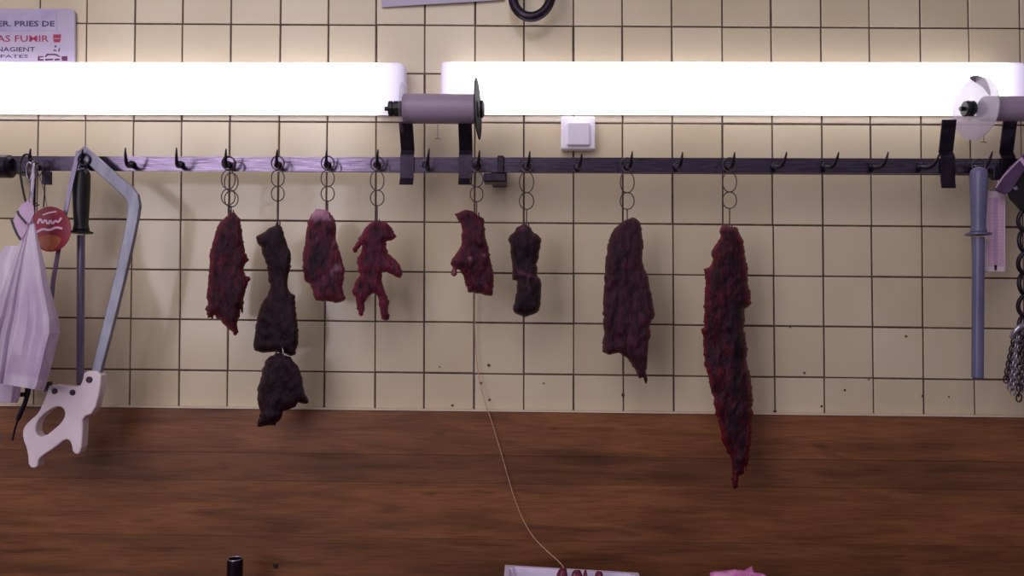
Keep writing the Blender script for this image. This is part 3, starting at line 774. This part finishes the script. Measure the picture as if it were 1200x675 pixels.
# ------------------------------------------------------------------ ring and paper strip at the top edge
root = thing('hanging_ring', P(623, -6, -.04), 'thick dark metal ring hanging at the top edge of the wall', 'ring')
Yk = -.05; kk = ppm(Yk)
bm = B(); c = P(623.5, -6.5, Yk); torus(bm, c, 24/kk, 5.8/kk, (.12,1,-.22), 44, 14, .96, 1.25); obj('ring_body', bm, M['darksteel'], root, smooth=True)
bm = B(); tube(bm, [P(622,-40,-.002), P(622,-41,-.05), P(622,-36,-.058)], .006, 10); obj('wall_peg', bm, M['darksteel'], root, smooth=True)
root = thing('wall_paper_sign', P(520, -30, -.006), 'pale paper notice whose slanted lower edge dips in at the top', 'paper')
bm = B(); prism(bm, [(446,-70),(592,-70),(591,-.5),(545,2.5),(500,5),(447,8.5)], lambda x, y: -.007-.004*math.sin((x-446)/60), .0012); obj('paper_sheet', bm, M['sign'], root)

# ------------------------------------------------------------------ left cluster: bow saw
def ysaw(px, py): return -.128 - .030*(py-175)/275
root = thing('bone_saw', P(98, 190, -.13), 'grey bow-framed bone saw with an ivory pistol grip hanging at left', 'saw')
def ribbon(bm, pts, w, yfun, thick, bev=.0008):
    """bar of pixel width w along pixel points"""
    n = len(pts); L, R_ = [], []
    for i in range(n):
        a = Vector(pts[max(0, i-1)]); b = Vector(pts[min(n-1, i+1)]); d = (b-a).normalized(); nn = Vector((-d.y, d.x))
        ww = w[i] if isinstance(w, (list, tuple)) else w
        p = Vector(pts[i]); L.append(p+nn*ww/2); R_.append(p-nn*ww/2)
    prism(bm, [tuple(v) for v in L] + [tuple(v) for v in R_[::-1]], yfun, thick, bev=bev)
fr = [(95,174),(101,181),(118,197),(136,213),(148,223),(154.5,231),(156.5,241),(155,254),(150,280),(140,325),(130,366),(120,405),(112,436)]
bm = B(); ribbon(bm, fr, [10,13,14,14,15,15,14,13,12.5,12,12,11.5,11], ysaw, .011, .0015); obj('bow_frame', bm, M['alu'], root)
bm = B(); ribbon(bm, [(91.5,177),(83,215),(73,267),(62.5,326),(56,390),(52,452)], [5]*6, lambda x, y: ysaw(x, y)+.004, .0016, 0); obj('blade', bm, M['rodsteel'], root)
grip = [(98,434.7),(118.7,434.7),(117.5,457),(110,484),(96.5,489),(97,502),(94.7,532),(85.3,532.5),(82.7,517),(76,514.5),(65,524),(48,535),(44.5,540),(43.5,548.5),(33.3,548.5),(32,529),(26,513),(26.7,502),(33,494),(44,485),(50.7,470.7),(55.5,458),(57,450.5),(76,452.5),(92.5,454),(97,444)]
hole = [(41,505),(44.5,511.5),(52,511.5),(62,504),(72,495),(76.5,485.5),(73.5,477.5),(65,476),(51.5,484.5),(43,494)]
sp = lambda L, k=1: [tuple(v) for v in smooth_poly(L, k)]
bm = B(); prism(bm, sp(grip), lambda x, y: ysaw(x, y)-.006, .024, holes=[sp(hole, 2)], bev=.0028)
g = obj('grip', bm, M['grip'], root)
bm = B()
for (x, y, r) in ((104.5,445,3.6),(64,458.5,3.2),(85,460,3.2)):
    c = P(x, y, ysaw(x, y)-.0065); t = B(); lathe(t, c+Vector((0,.002,0)), c+Vector((0,-.002,0)), [(0,r/560),(.003,r/560),(.004,r/700)], 14); 
    obj('rivet', t, M['rivet'], g)
bm.free()
bm = B(); prism(bm, [(50.5,448),(57,447.5),(57,458.5),(51,459)], lambda x, y: ysaw(x, y)-.003, .012); obj('blade_clamp', bm, M['black'], root)
bm = B(); c = P(98.5, 187, ysaw(98, 187)-.003); torus(bm, c, 6.5/560, .0022, (0,1,0), 20, 8); obj('hanging_eye', bm, M['darksteel'], root, smooth=True)

# sharpening steel with black handle
def knife_steel(name, x, yh0, yguard, ytip, Y, hw, gw, rw, mh, mr, label, flat=False):
    root = thing(name, P(x, yh0, Y), label, 'sharpening steel'); k = ppm(Y)
    a, b = P(x, yh0, Y), P(x-.5, yguard, Y); L = (b-a).length
    bm = B(); lathe(bm, a, b, [(0,hw*.6/k),(.004,hw*.9/k),(.012,hw/k),(L*.35,hw*.96/k),(L*.7,hw*.86/k),(L*.88,hw*.78/k),(L*.96,hw*.9/k),(L,hw*.95/k)], 24)
    obj('handle', bm, mh, root, smooth=True)
    bm = B(); lathe(bm, b, b+Vector((0,0,-.008)), [(0,gw*.9/k),(.001,gw/k),(.004,gw/k),(.005,gw*.8/k)], 24); obj('guard', bm, mh, root)
    c = b+Vector((0,0,-.0085)); e = P(x-1.5, ytip, Y); L = (e-c).length
    bm = B(); lathe(bm, c, e, [(0,rw/k),(L-.003,rw*.96/k),(L,rw*.7/k)], 20); obj('rod', bm, mr, root, smooth=False)
    # loop of the handle over the rail hook
    bm = B(); torus(bm, a+Vector((0,0,.006)), 7/k, .0018, (.3,1,0), 20, 8); obj('hanging_loop', bm, M['wire'], root, smooth=True)
knife_steel('sharpening_steel', 95.5, 199, 271, 451, -.100, 10, 13, 4.4, M['black'], M['rodsteel'], 'sharpening steel with black handle and thin grey rod beside the saw')
knife_steel('sharpening_steel', 1147, 197, 273, 444, -.124, 9.5, 14, 6.6, M['bluesteel'], M['bluesteel'], 'blue-grey sharpening steel with thick rod beside the thermometer')

# white plastic bag
def bag(label, rows, Y, dep, seed, folds=9, tilt=0):
    root = thing('plastic_bag', P((rows[0][1]+rows[0][2])/2, rows[0][0], Y), label, 'bag')
    bm = B(); n = 120; rings = []; shown = []
    ys = [r[0] for r in rows]
    fine = []
    for i in range(len(rows)-1):
        for j in range(6):
            t = j/6; a, b = rows[i], rows[i+1]; fine.append([a[q]*(1-t)+b[q]*t for q in range(3)])
    fine.append(list(rows[-1][:3])); y0, y1 = ys[0], ys[-1]
    for r_, (y, xl, xr) in enumerate(fine):
        c, hw = (xl+xr)/2, (xr-xl)/2; ring = []; u = (y-y0)/(y1-y0)
        for k in range(n):
            th = 2*PI*k/n
            f = 1 + (.22*(1-u)**.7+.07)*noise.noise(Vector((math.cos(th)*2.6, math.sin(th)*2.6, seed+u*.5))) + .13*(1-.4*u)*(1-2*abs(math.sin(folds*th/2 + seed)))
            ex = math.copysign(abs(math.cos(th))**.85, math.cos(th)); ey = math.copysign(abs(math.sin(th))**.85, math.sin(th))
            fx = 1 + (f-1)*.35
            yy = y + tilt*(ex)*u*u
            X = c + ex*hw*min(fx, 1.05)
            ring.append(bm.verts.new(P(X, yy, Y - ey*f*dep(u))))
            # what is packed inside presses on the film and shows through, lower middle
            l_, r_2 = 29 - (y-330)*.22, 47 + (y-330)*.13
            k1 = max(0, min(1, (X-l_)/3))*max(0, min(1, (r_2-X)/5))*max(0, min(1, (y-322)/16))*max(0, min(1, (442-y)/4))
            shown.append((.7*k1 if ey > 0 else 0)*(1 if hw > 4 else 0))
        rings.append(ring)
    for A, Bq in zip(rings, rings[1:]):
        for k in range(n): bm.faces.new((A[k], A[(k+1) % n], Bq[(k+1) % n], Bq[k]))
    cb = bm.verts.new(sum((v.co for v in rings[-1]), Vector())/n)
    for k in range(n): bm.faces.new((rings[-1][k], rings[-1][(k+1) % n], cb))
    shown.append(0); o = obj('bag_body', bm, M['bag'], root, smooth=True); set_attr(o, 'contents', shown)
    return root
def creased_bag(label, rows, Y, dep, seed):
    root = thing('plastic_bag', P((rows[0][1]+rows[0][2])/2, rows[0][0], Y), label, 'bag')
    prof = [(-1,0),(-.76,.60),(-.64,.36),(-.48,1.0),(-.38,.76),(-.26,.96),(.12,.86),(.60,.80),(.70,.93),(.86,.50),(1,0)]
    back = [(.8,-.35),(.4,-.5),(0,-.55),(-.4,-.5),(-.8,-.35)]
    pts = []
    for a, b in zip(prof, prof[1:]):
        for j in range(5): pts.append((a[0]+(b[0]-a[0])*j/5, a[1]+(b[1]-a[1])*j/5))
    pts += [prof[-1]] + back
    bm = B(); rings = []; shown = []; fine = []
    for a, b in zip(rows, rows[1:]):
        for j in range(5): fine.append([a[q]+(b[q]-a[q])*j/5 for q in range(3)])
    fine.append(list(rows[-1])); y0, y1 = rows[0][0], rows[-1][0]
    for y, xl, xr in fine:
        u = (y-y0)/(y1-y0); ring = []
        for k, (a, f) in enumerate(pts):
            X = (xl+xr)/2 + a*(xr-xl)/2
            w = .07*noise.noise(Vector((a*3, u*2.2, seed)))
            ring.append(bm.verts.new(P(X, y + 6*a*u*u, Y - (f + (w if f > .05 else 0))*dep(u))))
            l_, r_2 = 29 - (y-330)*.22, 47 + (y-330)*.13
            k1 = max(0, min(1, (X-l_)/3))*max(0, min(1, (r_2-X)/5))*max(0, min(1, (y-322)/16))*max(0, min(1, (442-y)/4))
            shown.append(.5*k1 if f > 0 else 0)
        rings.append(ring)
    n = len(pts)
    for A, Bq in zip(rings, rings[1:]):
        for k in range(n): bm.faces.new((A[k], A[(k+1) % n], Bq[(k+1) % n], Bq[k]))
    bm.faces.new(rings[-1]); bm.faces.new(rings[0][::-1])
    o = obj('bag_body', bm, M['bag'], root); set_attr(o, 'contents', shown)
    return root
rt = creased_bag('white plastic carrier bag gathered to a point and hanging on the saw side', [(262,32,41),(280,25,45),(300,17,50),(340,3,59.5),(372,-8,69),(388,-14,70.5),(402,-16,66),(425,-18,60),(446,-20,54),(452,-20,51)], -.205, lambda u: .006+.042*min(1, u*1.25), 2.2)
# handle gathered up to the hook
bm = B(); tube(bm, smooth_poly([P(37,266,-.205), P(36,250,-.198), P(37,230,-.184), P(39,205,-.164), P(39,190,-.138)], 2, False), [.004]*2+[.003]*16, 10); 
obj('twisted_handle', bm, M['bag'], rt, smooth=True)
bm = B(); prism(bm, [(1,440.5),(18,443),(40,446),(52,446.5),(50,456.5),(38,454.5),(20,450)], lambda x, y: -.2500+.0007*abs(x-12), .0012); obj('folded_base', bm, M['bag'], rt)
rt = bag('crumpled white bag showing behind the pointed carrier bag', [(288,6,28),(296,1,30),(306,-6,34),(340,-14,34),(390,-22,34),(440,-26,26),(466,-26,22),(472,-24,20)], -.1270, lambda u: .006+.016*min(1, u*2), 6.1, 7)
# round red label + paper tags + wire bunch on the same hook
root = thing('round_label', P(59, 268, -.1670), 'round red label with white script hanging beside the bag', 'label')
Yr = -.152
ell = lambda cx, cy, rx, ry, n=40: [(cx+rx*math.cos(2*PI*k/n), cy+ry*math.sin(2*PI*k/n)) for k in range(n)]
bm = B(); prism(bm, ell(59, 268.5, 24, 26.5), lambda x, y: Yr, .0015); obj('disc', bm, M['redtag'], root)
bm = B(); prism(bm, [(45,278),(54,275),(66,276),(72,280),(69,288),(62,293),(54,293.5),(47,288)], lambda x, y: Yr-.0005, .0004); obj('picture_print', bm, M['orangeprint'], root)
bm = B()
for L, w in (([(44,262),(47,255),(50,263),(53,256),(56,264),(59,257),(61,263),(65,258),(68,261),(72,255)], 2.4), ([(43,272),(50,268),(58,270),(66,266),(73,268)], 2.6), ([(50,252),(58,249),(66,248)], 1.6)):
    ribbon(bm, [tuple(v) for v in smooth_poly(L, 1, False)], w, lambda x, y: Yr-.0008, .0004, 0)
obj('script_print', bm, M['whiteprint'], root)
bm = B(); tube(bm, [P(55,243,Yr), P(52,225,-.1520), P(46,205,-.1420), P(41,192,-.1240)], .0007, 6); obj('string_loop', bm, M['wire'], root)
for nm, lab, poly, Yt in (('paper_tag', 'upper pink paper tag above the bag tip', [(34,234),(39,241),(40,250),(35,261),(31,262),(22,252),(20,247),(25,240)], -.220), ('paper_tag', 'lower pink paper tag with a dark edge left of the bag tip', [(19,250),(30,262),(33,265),(29,274),(24,281),(18,272),(15,260)], -.214)):
    root = thing(nm, P(28, 240, Yt), lab, 'tag', 'pink paper tags')
    bm = B(); prism(bm, poly, lambda x, y: Yt+.0004*(x-25), .0012); obj('card', bm, M['pinkpaper'], root)
    e = [poly[4], poly[5], poly[6]] if 'upper' in lab else [(13,257),(16,266),(20,275),(24,281)]
    bm = B(); ribbon(bm, e, 2.6, lambda x, y: Yt-.001+.0004*(x-25), .0012, 0); obj('dark_edge', bm, M['black'], root)
    bm = B(); tube(bm, [P(34,236,Yt), P(36,215,-.1520), P(40,192,-.1240)], .0007, 6); obj('string_loop', bm, M['wire'], root)
root = thing('wire_bunch', P(40, 192, -.1370), 'tangle of thin wires and clips on the hook above the bag', 'wires')
rnd = random.Random(11)
for k in range(9):
    bm = B(); x = 40 + rnd.uniform(-7, 6); w = rnd.uniform(5, 11); h = rnd.uniform(14, 26); y0 = rnd.uniform(184, 190); Yw = -.1240-.004*k
    L = [(x, y0), (x+w*.6, y0+h*.25), (x+w*.4, y0+h*.7), (x, y0+h), (x-w*.4, y0+h*.7), (x-w*.5, y0+h*.25)]
    tube(bm, smooth_poly([P(a, b, Yw+rnd.uniform(-.004,.004)) for a, b in L], 2), .0012, 7, closed=True)
    obj('wire_loop', bm, M['wire' if k % 3 else 'chain'], root, smooth=True)
bm = B(); prism(bm, rrect(49, 200, 58.5, 216, 1.5), lambda x, y: -.1320, .008); obj('clip_block', bm, M['strapsteel'], root)
for L in ([(41,212),(39,222),(35,236),(37,226)], [(46,240),(41,241.5),(37,240),(43,238)], [(52,205),(52.5,225),(51,243)]):
    bm = B(); tube(bm, smooth_poly([P(a, b, -.1540) for a, b in L], 1, False), .0013, 7); obj('wire_end', bm, M['darksteel'], root, smooth=True)
root = thing('black_cord_loop', P(30, 190, -.1), 'thin black cord loop hanging left of the wire tangle', 'cord')
bm = B(); tube(bm, smooth_poly([P(31,240,-.1700), P(28,228,-.1620), P(25,212,-.1520), P(23,198,-.1420), P(24,186,-.1360), P(30,180,-.1300), P(37,183,-.1280), P(41,190,-.1260)], 2, False), .0022, 8); obj('cord', bm, M['black'], root, smooth=True)
root = thing('hanging_hook_tool', P(34, 440, -.1120), 'dark curved tool tip poking out below the white bag', 'hook tool')
bm = B(); L = [(40,192),(38,300),(35,430),(33,456),(30.5,470),(24,484),(18,500),(14.5,516)]
tube(bm, smooth_poly([P(a, b, -.1000) for a, b in L], 2, False), [.004]*12+[.0055]*8+[.0045]*10+[.002]*10, 10); obj('shaft', bm, M['darksteel'], root, smooth=True)
bm = B(); box(bm, P(21,465,-.1060), P(33,459.5,-.0940)); obj('side_stub', bm, M['black'], root)

# ------------------------------------------------------------------ right cluster
Yt = -.1020
root = thing('thermometer', P(1166, 226, Yt), 'pinkish white flat thermometer hanging under the purple strap', 'thermometer')
bm = B(); prism(bm, rrect(1155.2, 224, 1178.3, 318.5, 2), lambda x, y: Yt, .010, bev=.001); obj('case', bm, M['thermo'], root)
bm = B(); prism(bm, [(1159,232),(1176.5,230),(1176.5,312),(1158.5,312)], lambda x, y: Yt-.0004, .0004); obj('scale_face', bm, M['thermopink'], root)
bm = B(); prism(bm, rrect(1165.3, 233, 1168.6, 309, 1.5), lambda x, y: Yt-.0024, .002); obj('glass_column', bm, M['thermolilac'], root)
bm = B()
for k in range(19):
    y = 236+k*3.9; l = 4 if k % 5 else 6
    prism(bm, [(1170,y),(1170+l,y),(1170+l,y+.8),(1170,y+.8)], lambda x, yy: Yt-.0008, .0003); prism(bm, [(1164-l*.8,y),(1164,y),(1164,y+.8),(1164-l*.8,y+.8)], lambda x, yy: Yt-.0008, .0003)
obj('scale_marks', bm, M['whiteprint'], root)
bm = B(); prism(bm, [(1165.6,310.5),(1168.4,310.5),(1168,316.5),(1166.2,316.5)], lambda x, y: Yt-.0026, .002); obj('bulb', bm, M['black'], root)
bm = B(); tube(bm, smooth_poly([P(1157,228,-.1000), P(1160,222,-.1010), P(1168,219,-.1000), P(1172,205,-.1000)], 2, False), .0012, 8); obj('hanging_wire', bm, M['chain'], root, smooth=True)
root = thing('hanging_strap', P(1190, 200, -.1300), 'dark purple strap slanting up from the thermometer top', 'strap')
bm = B(); prism(bm, sp([(1166,221),(1172,212),(1182,198),(1194,187),(1216,164),(1226,172),(1212,190),(1200,200),(1192,213),(1184,226),(1175,227)]), lambda x, y: -.1320, .006, bev=.001); obj('band', bm, M['purple'], root)
bm = B(); ribbon(bm, [(1167,220),(1176,206.5),(1196,186)], 1.4, lambda x, y: -.1325, .001, 0); obj('stitched_edge', bm, M['pinkpaper'], root)
bm = B(); ribbon(bm, [(1196,185),(1202,194)], 4, lambda x, y: -.1335, .001, 0); obj('keeper', bm, M['pinkpaper'], root)
root = thing('dark_cutter', P(1200, 230, -.1100), 'black tool head with one rivet behind the purple strap', 'tool')
bm = B(); prism(bm, sp([(1184,222),(1192,208),(1204,196),(1240,196),(1240,262),(1204,252),(1192,238),(1186,232)]), lambda x, y: -.1180, .012, bev=.0015); obj('head', bm, M['black'], root)
bm = B(); c = P(1190, 220.5, -.1185); lathe(bm, c+Vector((0,.001,0)), c+Vector((0,-.002,0)), [(0,.0045),(.002,.0045),(.003,.003)], 14); obj('rivet', bm, M['chain'], root)
# chain + bunch of chains
root = thing('link_chain', P(1203, 250, -.1100), 'dark chain of round links hanging at the edge below the tool', 'chain')
for k in range(6):
    c = P(1204, 258+25*k, -.1100); ax = (.25, 1, .15) if k % 2 == 0 else (-.3, 1, -.1)
    bm = B(); torus(bm, c+Vector((0,.006*(k % 2), 0)), 10.5/ppm(-.1100), .0042, ax, 24, 8, .9, 1.2); obj('link', bm, M['darksteel'], root, smooth=True)
root = thing('hanging_chain_bunch', P(1203, 385, -.1200), 'bunch of twisted black and white chains gathered at the edge', 'chain')
rnd = random.Random(4)
bm = B(); tube(bm, smooth_poly([P(1186,396,-.1300), P(1188,390,-.1360), P(1194,383,-.1400), P(1203,380,-.1400), P(1214,384,-.1360)], 2, False), .0052, 10); obj('gathering_ring', bm, M['chain'], root, smooth=True)
for s in range(11):
    xt = 1191 + s*2.1; xb = 1180 + s*4.3 + rnd.uniform(-1.5, 1.5); yb = 462 + rnd.uniform(-12, 8) - (8 if s == 0 else 0); Yc = -.1180 - .006*(s % 4)
    bm = B(); nl = 13
    for k in range(nl):
        u = k/(nl-1); x = xt + (xb-xt)*(u**.8); y = 392 + (yb-392)*u
        ax = Vector((1, 1, .3)) if k % 2 == 0 else Vector((-1, .8, .2))
        torus(bm, P(x, y, Yc), 3.4/ppm(Yc), .0016, ax, 12, 6, .8, 1.5)
    obj('chain_strand', bm, M['chain' if s % 3 else 'wire'], root, smooth=True)

# ------------------------------------------------------------------ twine, tray, scraps, pink wrap, tube
root = thing('loose_twine', P(560, 420, -.03), 'thin pale twine trailing down the board into the white tray', 'twine')
L = [(556.5,146,-.104),(557,170,-.078),(557.5,215,-.070),(557.5,250,-.05),(556.5,330,-.022),(556,390,-.016),(560,440,-.014),(569,474,-.024),(574,487,-.031),(581,510,-.031),(588,533,-.031),(596,562,-.033),(603,585,-.034),(612,608,-.038),(624,629,-.052),(640,645,-.075),(655,658,-.098),(660,664,-.107),(662,670,-.115)]
bm = B(); tube(bm, smooth_poly([P(*q) for q in L], 2, False), .00095, 7); obj('cord', bm, M['twine'], root, smooth=True)

Yb = -.10
a, b = P(593, 662.3, Yb), P(747, 671.5, Yb); zr = (a.z + b.z)/2
root = thing('white_tray', ((a.x+b.x)/2, -.18, ZWT), 'white plastic tray holding dark meat scraps at the bottom edge', 'tray')
def tray():
    bm = B(); x0, x1 = a.x, b.x; y0, y1 = Yb, -.27; th = .004; hgt = zr-ZWT; dr = .022
    def rect(ins, z, tiltz=0):
        return [Vector((x0+ins, y0-ins, z(x0))), Vector((x1-ins, y0-ins, z(x1))), Vector((x1-ins, y1+ins, z(x1))), Vector((x0+ins, y1+ins, z(x0)))]
    zt = lambda x: a.z + (b.z-a.z)*(x-x0)/(x1-x0); zb = lambda x: ZWT; zi = lambda x: ZWT+.004
    loops = [rect(dr, zb), rect(0.003, lambda x: zt(x)-.004), rect(-.002, lambda x: zt(x)-.003), rect(-.002, zt), rect(th+.003, zt), rect(dr+th, zi)]
    vs = [[bm.verts.new(p) for p in l] for l in loops]
    for q, w in zip(vs, vs[1:]):
        for i in range(4): bm.faces.new((q[i], q[(i+1) % 4], w[(i+1) % 4], w[i]))
    bm.faces.new(vs[0][::-1]); bm.faces.new(vs[-1])
    bmesh.ops.recalc_face_normals(bm, faces=bm.faces[:])
    bmesh.ops.bevel(bm, geom=[e for e in bm.edges if abs(e.verts[0].co.z-e.verts[1].co.z) > .02], offset=.008, segments=3, affect='EDGES')
    obj('tray_body', bm, M['tray'], root)
tray()
def lump(name, c, rad, mat, label, cat, seed, group=None, amp=.35, spikes=(), flat=1.0):
    bm = B(); bmesh.ops.create_icosphere(bm, subdivisions=4, radius=1)
    c = Vector(c)
    for v in bm.verts:
        d = v.co.normalized(); k = 1 + amp*noise.noise(d*1.8+Vector((seed, 0, 0))) + amp*.35*noise.noise(d*5+Vector((0, seed, 0)))
        for sd, h, w in spikes:
            q = d.dot(Vector(sd).normalized()); k += h*max(0, (q-(1-w))/w)**2
        v.co = c + Vector((math.copysign(abs(d.x)**flat, d.x)*rad[0]*k, d.y*rad[1]*k, max(-rad[2]*.95, math.copysign(abs(d.z)**flat, d.z)*rad[2]*k)))
    o = obj(name, bm, mat, None, origin=c-Vector((0,0,rad[2]*.95)), smooth=True)
    return tag(o, label, cat, group)
for k, (px, py, w, lab) in enumerate(((659,665.5,5.5,'dark red scrap at the end of the twine in the tray'), (676,669,6.5,'widest dark red scrap in the middle of the tray'), (702,669.5,4.5,'small dark red scrap nearest the low end of the tray'), (686,668,2.2,'thin dark red sliver between two scraps in the tray'))):
    Yl = -.146; tp = P(px, py-.5, Yl); hh = (tp.z-(ZWT+.0045))/2
    lump('meat_scrap', (tp.x, Yl, ZWT+.0045+hh*.97), (w/590*1.25, .014, hh), M['pinkdark'], lab, 'meat', k*3.7, 'meat scraps in the tray', .12, (), .7)
p0, p1 = P(824, 671, -.14), P(907, 671, -.14)
hh = (P(865, 668.5, -.14).z - ZWT)/2
sl = lump('pink_parcel', ((p0.x+p1.x)/2, -.14, ZWT+hh*.95), ((p1.x-p0.x)/2, .05, hh), M['pink'], 'bright pink crumpled wrapping with pointed tips at the bottom edge', 'wrapping', 2.2, None, .10,
          [((.35,.1,1), .42, .008), ((-.93,.1,.95), .30, .006), ((-.1,0,1), .16, .012), ((.75,0,.8), .1, .05), ((-.6,.0,.8), .12, .05)])
r = 9/ppm(-.11); c = P(275.5, 654.5, -.11)
root = thing('steel_tube', (c.x, -.11, ZWT), 'short upright steel tube standing at the bottom edge before the board', 'tube')
bm = B(); lathe(bm, (c.x, -.11, ZWT+.0005), (c.x, -.11, c.z), [(0,r),(c.z-ZWT-.003,r),(c.z-ZWT-.0005,r*.94),(c.z-ZWT-.0005,r*.84),(c.z-ZWT-.03,r*.80)], 32); obj('tube_wall', bm, M['strapsteel'], root, smooth=False)
bm = B(); torus(bm, (c.x, -.11, c.z-.0005), r*.9, .0014, (0,0,1), 32, 8); obj('bright_rim', bm, M['chain'], root, smooth=True)

# ------------------------------------------------------------------ shop window light, added front fill, ambient
def area(name, loc, target, sx, sy, power, col):
    l = bpy.data.lights.new(name, 'AREA'); l.shape = 'RECTANGLE'; l.size = sx; l.size_y = sy; l.energy = power; l.color = col
    o = bpy.data.objects.new(name, l); COL.objects.link(o); o.location = loc
    o.rotation_euler = (Vector(target)-Vector(loc)).to_track_quat('-Z', 'Y').to_euler()
    return o
for k in range(3):
    area('shop_window_light', (-2.35+.55*k, -3.3, 2.0), (-.3+.1*k, 0, 1.5), .34, 1.5, 8.5, (.96, .90, 1.0))
area('front_fill_light', (-1.0, -2.4, 3.3), (-.4, 0, 1.2), 2.4, 1.6, 30, (1.0, .93, .98))  # added fill lamp in front of the wall, no such fixture seen
wd = bpy.data.worlds.new('shop_air'); SC.world = wd; wd.use_nodes = True
bg = wd.node_tree.nodes['Background']; bg.inputs[0].default_value = (.50, .42, .52, 1); bg.inputs[1].default_value = .35
SC.view_settings.view_transform = 'Standard'; SC.view_settings.look = 'None'; SC.view_settings.exposure = 0.0
